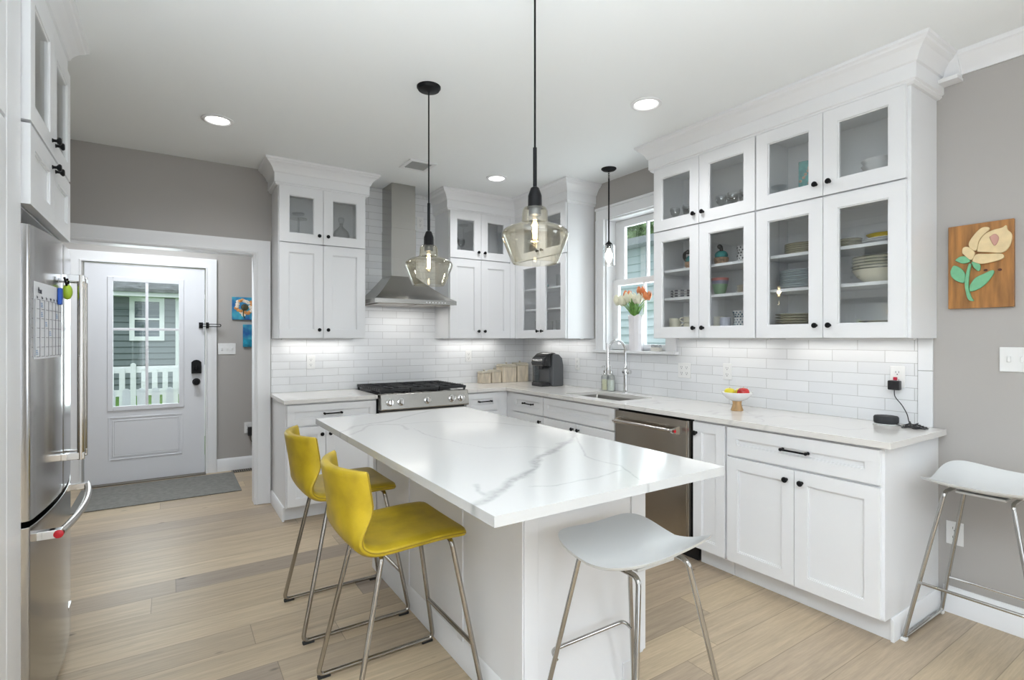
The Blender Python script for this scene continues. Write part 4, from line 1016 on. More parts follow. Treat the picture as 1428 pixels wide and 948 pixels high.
fruit('yellow apple at the left in the white fruit bowl', -.285, -2.745, 1.022, .034, M_APY)
fruit('yellow apple half hidden behind the others in the fruit bowl', -.222, -2.778, 1.020, .033, M_APY)

# ------------------------------------------------------------------ coffee maker (faces -x)
t = thing('coffee_maker', 'black and grey single-serve coffee maker in the counter corner', 'coffee maker', (-.205, -.70, .914), RZ)
m = MB(); m.prism([(-.02, 0), (.115, 0), (.115, .20), (.10, .27), (.06, .305), (.0, .315), (-.02, .30)], lambda a, b: (-.118, a, b), lambda a, b: (.118, a, b)); m.build('housing', M_GREYP, t, bevel=.012)
m = MB(); m.box(-.085, -.125, 0, .085, -.02, .035); m.build('drip_tray', M_PLASTB, t, bevel=.006)
m = MB(); m.prism([(-.02, .18), (-.115, .195), (-.125, .225), (-.11, .27), (-.06, .31), (.0, .325), (.04, .318), (.0, .24)], lambda a, b: (-.095, a, b), lambda a, b: (.095, a, b)); m.build('brew_head', M_GLOSSB, t, bevel=.010)
m = MB(); m.box(-.075, -.03, .035, .075, -.018, .18); m.build('back_plate', M_GREYP, t, bevel=.003)
m = MB(); m.tube([(.085*math.cos(a), -.075-.062*math.sin(a), .252) for a in [PI*i/12 for i in range(13)]], .011, 10); m.build('lid_handle', M_CHROME, t)
MB().box(-.165, -.06, .01, -.120, .10, .245).build('water_tank', glass('smoke_tank', (.45, .48, .50), .08, .8, 3), t, bevel=.008)
MB().cyl((0, -.07, .16), (0, -.07, .20), .025, .032).build('pod_nozzle', M_PLASTB, t)
# canisters
def canister(label, x0, x1, y, dz, d=.11, knob_=True):
    w = x1-x0; t = thing('canister', label, 'canister', ((x0+x1)/2, y, .914), group='whitewashed wooden canisters')
    MB().box(-w/2, 0, 0, w/2, d, dz*.80).build('box', M_CANI, t, bevel=.004)
    m = MB(); m.box(-w/2-.004, -.004, dz*.81, w/2+.004, d+.004, dz*.88); m.box(-w/2+.004, .004, dz*.88, w/2-.004, d-.004, dz*.94)
    l_ = m.build('lid', M_CANL, t, bevel=.005)
    MB().lathe([(.008, 0), (.006, .006), (.011, .012), (.009, .02), (0, .022)], (0, d/2, dz*.94), 14).build('knob', M_CANL, l_)
canister('smallest square wooden canister at the left of the row', -.625, -.520, -.165, .128, .10)
canister('second square wooden canister from the left, still short', -.508, -.400, -.172, .142, .10)
canister('tall square wooden canister in the middle right of the row', -.388, -.215, -.180, .200, .13)
canister('tall square wooden canister at the right behind the coffee maker', -.203, -.065, -.185, .212, .13)

# ------------------------------------------------------------------ window sill objects
t = thing('vase', 'tall white ribbed vase of tulips on the window sill', 'vase', (-.002, -1.672, 1.270))
n = 36; m = MB(); rings = []
for k, (r_, z) in enumerate([(.054, 0), (.056, .01), (.058, .15), (.061, .26), (.066, .295), (.062, .295), (.056, .25), (.052, .02)]):
    rings.append([m.bm.verts.new((r_*(1+.03*math.cos(12*2*PI*i/n))*math.cos(2*PI*i/n), r_*(1+.03*math.cos(12*2*PI*i/n))*math.sin(2*PI*i/n), z+(.008*math.cos(6*2*PI*i/n) if k in (4, 5) else 0))) for i in range(n)])
for a, b in zip(rings, rings[1:]):
    for i in range(n): m.face([a[i], a[(i+1) % n], b[(i+1) % n], b[i]])
m.face(rings[0]); m.face(rings[-1]); m.build('body', mat('matte_white_vase', (.80, .78, .80), .5), t)
M_TUO = mat('tulip_orange', (.78, .26, .10), .5, noise=.25, nscale=40); M_TUW = mat('tulip_cream', (.82, .80, .62), .5, noise=.06, nscale=40); M_STEM = mat('stem_green', (.16, .33, .07), .5, noise=.25, nscale=50)
def tulip(label, x, y, z, r_, m_, grp, seed):
    rnd = random.Random(seed); bx, by = -.010+rnd.uniform(-.02, .02), -1.665+rnd.uniform(-.022, .022)
    t = thing('tulip', label, 'flower', (bx, by, 1.42), group=grp)
    c = Vector((x-bx, y-by, z-1.42))
    MB().tube(smooth([(0, 0, 0), (0, 0, .13), c*.6+Vector((0, 0, .07)), c-Vector((0, 0, r_*.8))], 4), .0035, 7).build('stem', M_STEM, t)
    for k in range(6):
        a = k*PI/3+rnd.random()*.3; off = .30 if k % 2 else .38
        m = MB(); G = []
        for i in range(7):
            u = i/6; row = []
            for j in range(5):
                v = (j-2)/2; wd = .75*math.sin(PI*min(.97, u*.80+.14))*r_; ang = a+v*wd/r_*.95
                rad = r_*(.35+.62*math.sin(PI*(u*.72+.08)))*(1 if k % 2 else .88); zz = -r_*.85+u*r_*1.9-abs(v)**2*.12*r_
                row.append(m.bm.verts.new(c+Vector((rad*math.cos(ang), rad*math.sin(ang), zz))))
            G.append(row)
        for i in range(6):
            for j in range(4): m.face([G[i][j], G[i+1][j], G[i+1][j+1], G[i][j+1]])
        o = m.build('petal', m_, t, angle=80); sm = o.modifiers.new('thick', 'SOLIDIFY'); sm.thickness = .0012
    return t
for i, (y, z, lab) in enumerate(((-1.592, 1.742, 'orange tulip at the left of the vase bouquet'), (-1.735, 1.765, 'orange tulip highest at the right of the bouquet'), (-1.795, 1.722, 'orange tulip lowest at the far right of the bouquet'))):
    tulip(lab, -.02+.01*i, y, z, .039, M_TUO, 'tulips in the white vase', i)
for i, (y, z, lab) in enumerate(((-1.515, 1.700, 'cream tulip leaning out farthest left of the bouquet'), (-1.572, 1.690, 'cream tulip second from the left, under the orange one'), (-1.640, 1.715, 'cream tulip in the middle of the bouquet'), (-1.735, 1.700, 'large cream tulip at the right of the bouquet'))):
    tulip(lab, -.050, y, z, .047, M_TUW, 'tulips in the white vase', 10+i)
t = thing('tulip_leaves', 'green tulip leaves rising from the white vase', 'leaves', (-.010, -1.665, 1.53)); m = MB(); rnd = random.Random(4)
for k in range(22):
    a = rnd.random()*2*PI; L_ = .12+.06*rnd.random(); ln = .045+.06*rnd.random(); pv = None
    for i in range(6):
        u = i/5; c = Vector((.02+ln*u*u, 0, u*L_)); wv = .014*math.sin(PI*(u*.85+.1)); q = [c+Vector((0, -wv, 0)), c+Vector((0, wv, 0))]
        q = [m.bm.verts.new(Matrix.Rotation(a, 3, 'Z')@p) for p in q]
        if pv: m.face([pv[0], q[0], q[1], pv[1]])
        pv = q
o = m.build('leaf', M_STEM, t, angle=80); o.modifiers.new('thick', 'SOLIDIFY').thickness = .001
t = thing('soap_box', 'small white and grey box on the right end of the window sill', 'box', (-.015, -1.905, 1.270), RZ)
MB().box(-.045, -.02, 0, .045, .02, .030).build('body', mat('box_cream', (.72, .70, .64), .5), t, bevel=.003)
m = MB(); m.box(-.040, -.0195, .030, .040, .0195, .052)
m.build('lid', mat('box_grey', (.42, .44, .45), .5, noise=.5, nscale=90), t, bevel=.002)

# ------------------------------------------------------------------ wall art
t = thing('wall_plaque', 'cedar board with a carved cream rose hung on the grey wall', 'wall art', (-.0005, -3.91, 1.722), RZ)
PW_, PH_ = .122, .204; tilt = .0
MB().box(-PW_, -.022, -PH_, PW_, -.002, PH_).build('board', M_WOODP, t, bevel=.002)
# carved pieces; source coords in a 100 x 130 layout
def piece(name, pts, mm, d0=.022, d1=.034, lift=0):
    P = [((x/100-.5)*2*PW_, (.5-y/130)*2*PH_) for x, y in pts]
    P = [(v.x, v.y) for v in smooth([(a, b, 0) for a, b in P+[P[0]]], 4)[:-1]]
    m = MB(); m.prism(P, lambda a, b: (a, -d0, b), lambda a, b: (a, -d1, b)); m.build(name, mm, t, bevel=.003)
piece('petal', [(36,38),(34,30),(40,20),(52,9),(62,8),(66,12),(56,20),(50,28),(46,42)], M_PETAL)
piece('petal', [(47,44),(50,30),(58,19),(70,14),(84,12),(90,9),(92,16),(98,24),(96,38),(86,49),(66,47)], M_PETAL)
piece('petal', [(24,44),(25,36),(33,35),(44,45),(38,56)], M_PETAL, d1=.036)
piece('petal', [(40,58),(46,48),(64,49),(84,51),(86,58),(70,62),(52,63)], M_PETAL, d1=.038)
piece('bud', [(66,24),(74,20),(80,26),(78,34),(74,38),(70,33)], M_BUD, d0=.033, d1=.038)
piece('leaf', [(12,54),(20,49),(32,50),(36,58),(24,60)], M_LEAFG)
piece('leaf', [(38,59),(46,58),(52,66),(50,74),(42,68)], M_LEAFG)
piece('leaf', [(5,70),(10,62),(20,66),(28,76),(27,90),(14,86),(6,78)], M_LEAFG)
piece('leaf', [(36,94),(44,84),(58,78),(70,74),(72,79),(62,92),(50,101),(36,104)], M_LEAFG)
piece('stem', [(34,62),(38,62),(35,78),(34,98),(38,112),(42,119),(34,117),(30,106),(28,86)], M_LEAFG, d1=.036)
m = MB()
for x, y in ((59, 73), (80, 74)): m.lathe([(.006, 0), (.006, .0006), (0, .0006)], ((x/100-.5)*2*PW_, -.022, (.5-y/130)*2*PH_), 16, sx=1.3, axis=(0, -1, 0))
m.build('knot', mat('knot', (.08, .02, .01), .5), t)
def painting(label, x, z, s_, flower):
    t = thing('painting', label, 'painting', (x, 1.3845, z))
    m, N, L, P = newmat('painting_blue'); tc = N.new('ShaderNodeTexCoord'); n = N.new('ShaderNodeTexNoise'); n.inputs['Scale'].default_value = 9; L.new(tc.outputs['Object'], n.inputs[0])
    rp = N.new('ShaderNodeValToRGB'); L.new(n.outputs[0], rp.inputs[0]); e = rp.color_ramp.elements
    e[0].position = .35; e[0].color = (.01, .09, .33, 1); e[1].position = .65; e[1].color = (.06, .42, .52, 1); L.new(rp.outputs[0], P.inputs['Base Color'])
    MB().box(-s_, -.018, -s_, s_, -.001, s_).build('canvas', m, t, bevel=.002)
    if flower:
        rnd = random.Random(2); q = MB(); q2 = MB()
        for k in range(22):
            a = k*2.4; r_ = .055+.03*rnd.random(); c = (r_*math.cos(a), -.0185-.0004*(k % 3), .015+r_*math.sin(a))
            (q if k % 2 else q2).lathe([(.022, 0), (.018, .0015), (0, .002)], c, 10, sx=1.0, sy=.75, axis=(0, -1, 0))
        q.build('pale_petals', mat('paint_cream', (.75, .66, .55), .5, noise=.3, nscale=60), t); q2.build('orange_petals', mat('paint_orange', (.62, .27, .08), .5, noise=.4, nscale=60), t)
        MB().lathe([(.036, 0), (.03, .003), (0, .004)], (0, -.020, .012), 20, axis=(0, -1, 0)).build('flower_centre', mat('paint_dark', (.06, .06, .03), .6, noise=.5, nscale=80), t)
        MB().tube([(-.012, -.020, -.02), (-.014, -.020, -.07), (.0, -.020, -.105)], .006, 6).build('stalk', mat('paint_green', (.04, .07, .03), .6), t)
    else:
        MB().prism([(-s_, -.03), (-.02, -.045), (.05, -.01), (s_, .02), (s_, -s_), (-s_, -s_)], lambda a, b: (a, -.0195, b), lambda a, b: (a, -.018, b)).build('painted_wave', mat('paint_teal', (.01, .26, .40), .5, noise=.4, nscale=20), t)
        MB().prism([(.05, -.02), (s_, .01), (s_, -.03)], lambda a, b: (a, -.0200, b), lambda a, b: (a, -.0190, b)).build('yellow_patch', mat('paint_yellow', (.55, .50, .12), .5), t)
painting('small blue canvas with an orange and cream flower on the entry wall', -2.622, 1.688, .118, True)
painting('small plain teal canvas hung below the flower painting', -2.520, 1.402, .118, False)

# ------------------------------------------------------------------ doormat
o = MB().prism([(-3.95, .50), (-2.738, .50), (-2.738, 1.27), (-3.95, 1.27)], lambda a, b: (a, b, .0005), lambda a, b: (a, b, .009)).build('doormat', M_MATG, bevel=.003)
props(o, 'long grey fabric mat on the oak floor in front of the entry door', 'doormat')

# ------------------------------------------------------------------ yellow bar stools (seat faces +x)
def yellow_stool(label, x, y):
    t = thing('bar_stool', label, 'bar stool', (x, y, 0), group='mustard leather bar stools at the island')
    # local: +x toward the island, y sideways.  runner from x=0 to x=.51, half width .228
    HW = .215; TH = .038
    # seat + back shell centreline in (x, z), from front edge to back top
    cl = [(.445, .630), (.42, .638), (.34, .640), (.24, .636), (.16, .632), (.11, .632), (.075, .640), (.045, .660), (.026, .690), (.014, .730), (.004, .780), (-.004, .830), (-.012, .880), (-.018, .918)]
    cl = [(v.x, v.z) for v in smooth([(a, 0, b) for a, b in cl], 3)]
    ns = 16; m = MB(); top = []; bot = []; n = len(cl)
    # parameter length for back part
    for i, (cx, cz) in enumerate(cl):
        if i == 0: d = Vector((cl[1][0]-cx, cl[1][1]-cz))
        elif i == n-1: d = Vector((cx-cl[-2][0], cz-cl[-2][1]))
        else: d = Vector((cl[i+1][0]-cl[i-1][0], cl[i+1][1]-cl[i-1][1]))
        d.normalize(); nr = Vector((-d.y, d.x))       # points down/back side
        if nr.y > 0 and abs(d.x) > .6: nr = -nr
        back = max(0, min(1, (cz-.640)/.16)); back = back*back*(3-2*back); rowt, rowb = [], []
        hwid = HW*(1-.02*back)
        if i < 3: hwid -= .016*(3-i)/3
        for j in range(ns+1):
            s_ = -1+2*j/ns; yy = s_*hwid
            bow = .078*back*abs(s_)**2.2           # back wraps forward at the sides
            sag = -.010*(1-back)*(1-s_*s_)*(1 if i > 4 else i/4)
            edge = 1-.55*max(0, abs(s_)-.86)/.14
            endt = 1-.45*(1 if i in (0, n-1) else 0)
            th = TH/2*edge*endt*(1-.10*back)
            p = Vector((cx+bow, yy, cz+sag)); q = Vector((nr.x, 0, nr.y))
            rowt.append(m.bm.verts.new(p-q*th)); rowb.append(m.bm.verts.new(p+q*th))
        top.append(rowt); bot.append(rowb)
    for i in range(n-1):
        for j in range(ns):
            m.face([top[i][j], top[i+1][j], top[i+1][j+1], top[i][j+1]]); m.face([bot[i][j], bot[i][j+1], bot[i+1][j+1], bot[i+1][j]])
        m.face([top[i][0], bot[i][0], bot[i+1][0], top[i+1][0]]); m.face([top[i][ns], top[i+1][ns], bot[i+1][ns], bot[i][ns]])
    for j in range(ns):
        m.face([top[0][j], top[0][j+1], bot[0][j+1], bot[0][j]]); m.face([top[-1][j], bot[-1][j], bot[-1][j+1], top[-1][j+1]])
    edge_top = [(sum((a.co.x, b.co.x))/2, 0) for a, b in ((top[0][0], bot[0][0]),)]
    # piping seams along both edges of the shell
    seams = []
    for jj in (0, ns):
        seams.append([tuple((top[i][jj].co*.62+bot[i][jj].co*.38)+Vector((0, -.0008 if jj == 0 else .0008, 0))) for i in range(n)])
    sh = m.build('seat_shell', M_LEATHER, t, angle=55)
    sh.modifiers.new('round', 'BEVEL').width = .006; sh.modifiers['round'].segments = 2; sh.modifiers['round'].limit_method = 'ANGLE'; sh.modifiers['round'].angle_limit = R(50)
    for s_ in seams: MB().tube(s_, .0018, 6).build('seam', M_SEAM, sh)
    r_ = .0095
    for s_ in (-1, 1):
        yb, yt = s_*.228, s_*.165
        P = fillet([(.13, yt*.6, .606), (.13, yt, .606), (.0, yb, .014), (.505, yb, .014), (.40, yt, .606), (.40, yt*.6, .606)], .030, 7)
        MB().tube(P, r_, 12).build('leg_frame', M_LEG, t)
        for x in (.02, .47): MB().box(x-.02, yb-.010, 0, x+.03, yb+.010, .012).build('foot_pad', M_RUBB, t, bevel=.002)
    zf = .205; fr = (zf-.014)/(.606-.014); xf = .505+(.40-.505)*fr; yf = .228+(.165-.228)*fr
    MB().cyl((xf, -yf, zf), (xf, yf, zf), .0085, seg=12).build('footrest', M_LEG, t)
    MB().box(.15, -.115, .598, .39, .115, .618).build('seat_plate', M_BLACK, t, bevel=.003)
    return t
yellow_stool('mustard leather bar stool with chrome sled legs, farther from the camera', -2.785, -2.085)
yellow_stool('mustard leather bar stool with chrome sled legs, nearest the camera', -2.785, -2.825)

# ------------------------------------------------------------------ white saddle stools
def white_stool(label, x, y, rz, zs=.70, side=-1):
    """local +x = facing direction f, y = side"""
    t = thing('bar_stool', label, 'bar stool', (x, y, 0), rz, 'white saddle stools')
    D, Wd = .202, .218; nu, nv = 22, 22; m = MB(); tp, bt = [], []
    for i in range(nu+1):
        a, b = [], []
        for j in range(nv+1):
            u0, v0 = -1+2*i/nu, -1+2*j/nv
            m_ = max(abs(u0), abs(v0)); k_ = m_/((abs(u0)**4+abs(v0)**4)**.25) if m_ > 0 else 1
            u, v = u0*k_, v0*k_
            zz = zs+.036*abs(u)**2+.045*max(0, -u)**2.4*(.6+.4*v*side)+.026*abs(v)**2.2*(.35+.65*abs(u))
            px, py = u*D*(1-.03*(1-abs(v))), v*Wd*(1-.05*(1-abs(u)))
            a.append(m.bm.verts.new((px, py, zz))); b.append(m.bm.verts.new((px*.985, py*.985, zz-.010)))
        tp.append(a); bt.append(b)
    for i in range(nu):
        for j in range(nv):
            m.face([tp[i][j], tp[i+1][j], tp[i+1][j+1], tp[i][j+1]]); m.face([bt[i][j], bt[i][j+1], bt[i+1][j+1], bt[i+1][j]])
        m.face([tp[i][0], bt[i][0], bt[i+1][0], tp[i+1][0]]); m.face([tp[i][nv], tp[i+1][nv], bt[i+1][nv], bt[i][nv]])
    for j in range(nv):
        m.face([tp[0][j], tp[0][j+1], bt[0][j+1], bt[0][j]]); m.face([tp[nu][j], bt[nu][j], bt[nu][j+1], tp[nu][j+1]])
    sh = m.build('seat', M_SEATW, t, angle=60)
    zt = zs-.014; r_ = .0085
    for s_ in (-1, 1):
        yb, yt = s_*.235, s_*.112
        P = fillet([(.0, yt, zt), (-.13, yt, zt), (-.222, yb, .012), (.222, yb, .012), (.13, yt, zt), (.0, yt, zt)], .026, 6)
        MB().tube(P, r_, 12).build('leg_frame', M_LEGC, t)
        for xx in (-.215, .215): MB().box(xx-.014, yb-.012, 0, xx+.014, yb+.012, .014).build('foot_pad', M_PLATE_W, t, bevel=.003)
    def at_(z): f = (z-.012)/(zt-.012); return -.222+.092*f, .235-.123*f
    xa, ya = at_(.30); q = .035
    MB().tube(fillet([(-xa, -ya, .27), (-xa+q, -ya+.006, .285), (-xa+q, ya-.006, .285), (-xa, ya, .27)], .02), .007, 10).build('footrest', M_LEGC, t)
    xb, yb_ = at_(.20); MB().cyl((xb, -yb_, .20), (xb, yb_, .20), .0065, seg=10).build('rear_bar', M_CHROME, t)
    MB().box(-.10, -.085, zt-.004, .10, .085, zt+.006).build('seat_plate', M_SEATW, t, bevel=.003)
    return t
white_stool('white saddle bar stool with chrome legs at the near end of the island', -1.995, -3.553, PI/2, .668)
white_stool('white saddle bar stool with chrome legs against the grey wall at the right', -.272, -4.005, PI, .706)

# ------------------------------------------------------------------ things inside the cabinets
ORD = {1: ['only'], 2: ['bottom', 'top'], 3: ['bottom', 'middle', 'top']}
def ordn(k, n):
    if k == 0: return 'bottom'
    if k == n-1: return 'topmost'
    names = ['', 'second', 'third', 'fourth', 'fifth', 'sixth', 'seventh', 'eighth', 'ninth', 'tenth', 'eleventh']
    return names[k]+' from the bottom'
def stack(name, cat, what, where, first, n, loc, dz, group):
    """first: builder(root) making parts; copies share mesh"""
    root = thing(name, '%s, %s of stack, %s' % (what, ordn(0, n), where), cat, loc, 0, group); first(root)
    for k in range(1, n):
        c = root.copy(); COL.objects.link(c); c.location = (loc[0], loc[1], loc[2]+k*dz); c['label'] = '%s, %s of stack, %s' % (what, ordn(k, n), where)
        for ch in root.children:
            d = ch.copy(); COL.objects.link(d); d.parent = c
def plate_fn(r_, m_, rim=None, h_=.014):
    def f(root):
        MB().lathe([(0, 0), (r_*.6, 0), (r_*.65, .002), (r_, h_), (r_, h_+.003), (r_*.64, .006), (0, .005)], seg=40).build('dish', m_, root)
        if rim: MB().lathe([(r_-.002, h_-.0005), (r_+.0008, h_-.0003), (r_+.0008, h_+.0016), (r_-.002, h_+.0016)], seg=40, close=True).build('rim', rim, root)
    return f
def bowl_fn(r_, h_, m_, rim=None, foot=.5):
    def f(root):
        MB().lathe([(0, 0), (r_*foot, 0), (r_*foot*1.05, .004), (r_*.82, h_*.45), (r_, h_), (r_-.004, h_), (r_*.78, h_*.48), (r_*foot*.9, .010), (0, .008)], seg=40).build('dish', m_, root)
        if rim: MB().lathe([(r_-.004, h_-.001), (r_+.0012, h_-.004), (r_+.0012, h_+.002), (r_-.004, h_+.002)], seg=40, close=True).build('rim', rim, root)
    return f
XS = -.165; ZB = UZ0+FLR+.0005; ZS1, ZS2, ZU = 1.6625, 1.8625, UZS+.0755
# right unit (plates)
stack('plate', 'plate', 'cream olive-rimmed plate', 'lowest shelf, left plate-cabinet door', plate_fn(.128, M_CREAM, M_OLIVE), 5, (XS, -3.125, ZB), .0155, 'cream plates on the lowest shelf')
stack('plate', 'plate', 'pale blue-white plate', 'middle shelf, left plate-cabinet door', plate_fn(.118, M_BLUEG, M_SLATE, .012), 9, (XS, -3.140, ZS1), .0115, 'pale plates on the middle shelf')
stack('plate', 'plate', 'cream side plate', 'upper shelf, left plate-cabinet door', plate_fn(.100, M_CREAM, M_OLIVE, .012), 5, (XS, -3.150, ZS2), .0120, 'cream side plates on the upper shelf')
stack('saucer', 'saucer', 'small dark-rimmed saucer', 'upper shelf, rightmost glass door', plate_fn(.062, M_CREAM, M_OLIVE, .010), 4, (XS, -3.395, ZS2), .0125, 'small saucers on the upper shelf')
stack('plate', 'plate', 'white plate', 'under the yellow dish, rightmost door', plate_fn(.105, M_WHITEC, None, .014), 2, (XS, -3.575, ZS2), .010, 'white plates under the yellow dish')
stack('dish', 'dish', 'bright yellow shallow dish', 'set on white plates on the upper shelf', bowl_fn(.090, .024, M_YEL, None, .85), 1, (XS, -3.575, ZS2+.0275), .01, None)
bpy.data.objects['dish'].get('label'); [props(o_, 'bright yellow shallow dish on white plates, upper shelf at far right') for o_ in bpy.data.objects if o_.get('category') == 'dish']
stack('bowl', 'bowl', 'wide cream bowl', 'middle shelf, rightmost glass door', bowl_fn(.125, .072, M_CREAM, M_OLIVE, .5), 5, (XS, -3.545, ZS1), .0155, 'wide cream bowls on the middle shelf')
stack('plate', 'plate', 'cream plate', 'lowest shelf, rightmost glass door', plate_fn(.112, M_CREAM, M_OLIVE, .012), 2, (XS, -3.565, ZB), .0125, 'cream plates behind the rightmost door')
stack('bowl', 'bowl', 'white soup bowl', 'behind the rightmost upper glass', bowl_fn(.075, .040, M_WHITEC, None, .6), 3, (XS, -3.535, ZU), .028, 'soup bowls behind the upper glass')
t = thing('platter', 'flat grey plate lying at the left behind the upper plate-cabinet glass', 'plate', (XS, -3.06, ZU)); plate_fn(.07, M_BLUEG, None, .008)(t)
t = thing('vase', 'turquoise patterned box vase behind the upper glass door', 'vase', (XS, -3.165, ZU), .3)
MB().box(-.035, -.035, 0, .035, .035, .19).build('body', M_TEAL, t, bevel=.005)
m = MB(); rnd = random.Random(8)
for k in range(9):
    for fx_, fy_ in ((-1, 0), (0, -1)):
        c = (fx_*.0352+(rnd.uniform(-.025, .025) if fy_ else 0), fy_*.0352+(rnd.uniform(-.025, .025) if fx_ else 0), .02+k*.018)
        m.lathe([(.009, 0), (.009, .0008), (0, .001)], c, 10, axis=(fx_, fy_, 0))
m.build('painted_motif', M_BROWN, t)
# left unit (mugs, patterned bowls)
def mug(label, x, y, z, r_, h_, m_, ang, grp=None, dots=None):
    t = thing('mug', label, 'mug', (x, y, z), ang, grp)
    MB().lathe([(0, 0), (r_*.85, 0), (r_*.97, .004), (r_, h_), (r_-.003, h_), (r_*.9, .008), (0, .006)], seg=28).build('cup', m_, t)
    MB().tube(smooth([(0, -r_*.95, h_*.82), (0, -r_*1.5, h_*.78), (0, -r_*1.6, h_*.45), (0, -r_*.95, h_*.2)], 4), .0045, 8).build('handle', m_, t)
    if dots:
        m = MB()
        for q in range(4):
            for k in range(14):
                a = 2*PI*k/14+(q % 2)*.22; z_ = h_*(.15+.22*q); rr = r_*(.97+.03*z_/h_)
                m.lathe([(.0045, 0), (.0045, .001), (0, .001)], (rr*math.cos(a), rr*math.sin(a), z_), 8, axis=(math.cos(a), math.sin(a), 0))
        m.build('painted_dots', dots, t)
    return t
mug('cream mug alone at the left of the lowest mug shelf', -.19, -2.235, ZB, .042, .082, M_CREAM, 2.4)
mug('cream mug lying lowest in the pair beside the lone cream mug', -.17, -2.345, ZB, .040, .044, M_CREAM, -2.0)
mug('cream mug stacked on another beside the lone cream mug', -.17, -2.345, ZB+.046, .040, .044, M_CREAM, -2.2)
mug('beige mug behind the right mug-cabinet door, left corner', -.12, -2.550, ZB, .036, .085, M_CREAM, -.6)
mug('pale lavender mug on the lowest shelf behind the right mug-cabinet door', -.20, -2.655, ZB, .034, .075, mat('lavender_white', (.55, .56, .64), .3), 2.8)
M_NAVY = mat('navy', (.02, .10, .17), .3)
mug('blue and white dotted mug standing on the lowest mug shelf', -.19, -2.765, ZB, .045, .068, M_WHITEC, 2.5, None, M_NAVY)
t = thing('bowl', 'blue and white dotted bowl on top of the dotted mug', 'bowl', (-.19, -2.765, ZB+.0685)); MB().lathe([(0, 0), (.032, 0), (.052, .045), (.049, .045), (.03, .006), (0, .005)], seg=28).build('dish', M_WHITEC, t)
m = MB()
for q in range(3):
    for k in range(14):
        a = 2*PI*k/14+(q % 2)*.22; z_ = .008+.013*q; rr = .0345+.020*z_/.045+.001
        m.lathe([(.005, 0), (.005, .001), (0, .001)], (rr*math.cos(a), rr*math.sin(a), z_), 8, axis=(math.cos(a), math.sin(a), -.3))
m.build('painted_dots', M_NAVY, t)
def bw_plate(root):
    plate_fn(.085, M_WHITEC, None, .016)(root); m = MB()
    for k in range(12):
        a0 = 2*PI*k/12
        for q in range(3):
            a = a0+q*.09; rr = .0835; m.box(0, 0, 0, .0001, .0001, .0001) if False else None
            m.lathe([(.006, 0), (.006, .0012), (0, .0012)], (rr*math.cos(a), rr*math.sin(a), .0135), 8, axis=(math.cos(a), math.sin(a), -.4))
    m.build('black_pattern', M_INK, root)
stack('plate', 'plate', 'black-patterned white plate', 'middle shelf of the mug cabinet', bw_plate, 3, (XS, -2.285, ZS1), .0185, 'black patterned plates')
def rainbow(root):
    MB().lathe([(0, 0), (.028, 0), (.040, .03), (.050, .075), (.047, .075), (.037, .03), (0, .006)], seg=32).build('dish', M_GREENC, root)
    MB().lathe([(.0502, .075), (.0512, .082), (.0545, .098), (.0515, .098), (.047, .077)], seg=32, close=True).build('lavender_band', M_LAV, root)
    MB().lathe([(.0545, .098), (.0565, .116), (.0535, .116), (.0515, .098)], seg=32, close=True).build('pink_band', M_PINKC, root)
t = thing('bowl', 'tall green bowl with lavender and pink bands on the middle shelf', 'bowl', (XS, -2.590, ZS1)); rainbow(t)
stack('plate', 'plate', 'small beige plate', 'right of the green banded bowl', plate_fn(.058, mat('beige_plate', (.62, .56, .48), .3), None, .008), 5, (XS, -2.785, ZS1), .0105, 'small beige plates')
def animal_dish(label, y, flip):
    t = thing('animal_dish', label, 'figurine', (XS, y, ZS2), 0)
    MB().lathe([(0, 0), (.034, 0), (.046, .03), (.048, .052), (.044, .054), (.038, .02), (0, .006)], seg=28).build('bowl', M_BROWN, t)
    MB().sphere((0, 0, .070), .042, 20, 12, 1, 1, .8).build('lid_body', M_TEAL, t)
    s_ = 1 if not flip else -.2
    m = MB(); m.tube(smooth([(0, .030*s_, .06), (-.012, .050*s_, .085), (-.015, .048*s_, .118), (-.018, .020*s_, .128)], 4), [.012]*9+[.013]*4 if False else .012, 10); m.sphere((-.022, .015*s_, .126), .016, 14, 8)
    m.build('neck_and_head', M_GLOSSB, t); return t
animal_dish('lidded animal dish in teal and brown behind the left mug-cabinet door', -2.360, False)
animal_dish('lidded animal dish in teal and brown behind the right mug-cabinet door', -2.600, True)
M_CHK = None
def chk(root):
    MB().lathe([(0, 0), (.035, 0), (.045, .02), (.049, .052), (.046, .052), (.04, .02), (0, .006)], seg=28).build('dish', M_WHITEC, root)
    m = MB()
    for q in range(3):
        for k in range(12):
            a = 2*PI*k/12+(q % 2)*.26; z_ = .010+.016*q; rr = .040+.010*z_/.052+.0005
            m.lathe([(.0055, 0), (.0055, .001), (0, .001)], (rr*math.cos(a), rr*math.sin(a), z_), 6, axis=(math.cos(a), math.sin(a), -.15))
    m.build('black_pattern', M_INK, root)
stack('cup', 'cup', 'black and white cup', 'upper shelf of the mug cabinet', chk, 2, (XS, -2.775, ZS2), .053, 'black and white cups')
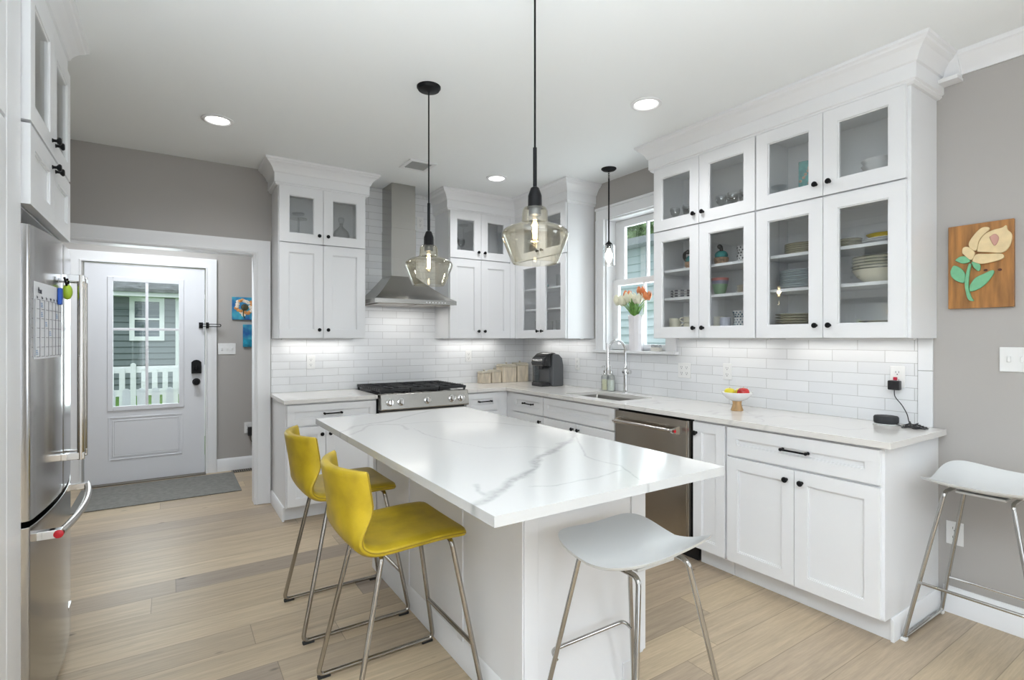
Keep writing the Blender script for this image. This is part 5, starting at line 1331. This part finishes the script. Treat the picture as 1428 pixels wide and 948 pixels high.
# glassware: goblets in upper-left unit
def goblet(root, s_=1.0):
    MB().lathe([(0, 0), (.030*s_, 0), (.030*s_, .002), (.005, .006), (.004, .040), (.012, .046), (.030*s_, .065), (.036*s_, .090), (.034*s_, .110), (.032*s_, .110), (.034*s_, .090), (.028*s_, .067), (.0, .050)], seg=24).build('goblet_bowl', M_CLEARG, root)
pos = [(-.19, -2.235), (-.13, -2.300), (-.19, -2.345), (-.12, -2.400)]
pos2 = [(-.20, -2.625), (-.13, -2.660), (-.20, -2.710), (-.13, -2.750), (-.20, -2.795), (-.13, -2.840)]
r0 = None
for k, p in enumerate(pos+pos2):
    lab = 'clear stemmed goblet in the cluster behind the upper %s mug-cabinet door' % ('left' if k < 4 else 'right')
    grp = 'goblets behind the upper left door' if k < 4 else 'goblets behind the upper right door'
    if r0 is None: r0 = thing('goblet', lab, 'glass', (p[0], p[1], ZU), 0, grp); goblet(r0)
    else:
        c = copy_tree(r0); c.location = (p[0], p[1], ZU); c['label'] = lab; c['group'] = grp
# cabinet left of hood: decanter and cake stand
t = thing('decanter', 'clear round glass decanter with stopper behind the upper glass left of the hood', 'decanter', (-2.035, -.165, ZU))
MB().lathe([(0, 0), (.040, 0), (.062, .02), (.070, .05), (.060, .085), (.03, .115), (.014, .135), (.014, .150), (.020, .154), (.017, .156), (.011, .150), (.011, .135), (.027, .112), (.057, .083), (.066, .05), (.058, .022), (0, .006)], seg=36).build('bottle', M_CLEARG, t)
MB().lathe([(.009, .150), (.011, .158), (.022, .172), (.026, .190), (.020, .206), (0, .212)], seg=20).build('stopper', M_CLEARG, t)
t = thing('cake_stand', 'clear glass cake stand behind the upper glass door nearest the opening', 'cake stand', (-2.385, -.165, ZU))
MB().lathe([(0, 0), (.045, 0), (.045, .004), (.010, .012), (.008, .13), (.014, .146), (.066, .150), (.066, .158), (0, .156)], seg=32).build('plate_and_foot', M_CLEARG, t)
# cabinet right of hood: glassware
for k, (x, y, s_) in enumerate(((-.985, -.17, 1.1), (-.925, -.13, 1.15), (-.875, -.19, 1.0), (-.64, -.18, 1.1))):
    c = copy_tree(r0); c.location = (x, y, ZU); c.scale = (s_, s_, s_*1.25)
    c['label'] = ['tall cut glass goblet at the far left behind the glass right of the hood', 'tall cut glass goblet in the middle behind the left glass right of the hood', 'shorter cut glass goblet by the door stile right of the hood', 'single cut glass goblet behind the right upper door right of the hood'][k]; c['group'] = 'glassware right of the hood'
# corner cabinet glassware
tum = None
for k, (y, z) in enumerate(((-.55, ZB), (-.62, ZB), (-.69, ZB), (-.90, ZB), (-.98, ZB), (-1.06, ZB), (-.56, ZS1), (-.66, ZS1), (-.90, ZS1), (-.985, ZS1), (-1.065, ZS1), (-.90, ZS2), (-.97, ZS2), (-1.04, ZS2))):
    sh = {ZB: 'lowest', ZS1: 'middle', ZS2: 'upper'}[z]; side = 'left' if y > -.75 else 'right'
    lab = 'clear tumbler on the %s shelf behind the %s corner-cabinet door' % (sh, side); grp = '%s shelf corner tumblers %s' % (sh, side)
    if tum is None:
        tum = thing('tumbler', lab, 'glass', (-.20, y, z), 0, grp)
        MB().lathe([(0, 0), (.028, 0), (.034, .11), (.032, .11), (.0265, .008), (0, .008)], seg=20).build('glass_body', M_CLEARG, tum)
    else:
        c = copy_tree(tum); c.location = (-.16-.05*(k % 2), y, z); c['label'] = lab; c['group'] = grp
t = thing('box', 'small dark teal box on the upper shelf behind the left corner-cabinet door', 'box', (-.18, -.62, ZS2)); MB().box(-.03, -.04, 0, .03, .04, .045).build('body', M_TEAL, t, bevel=.003)
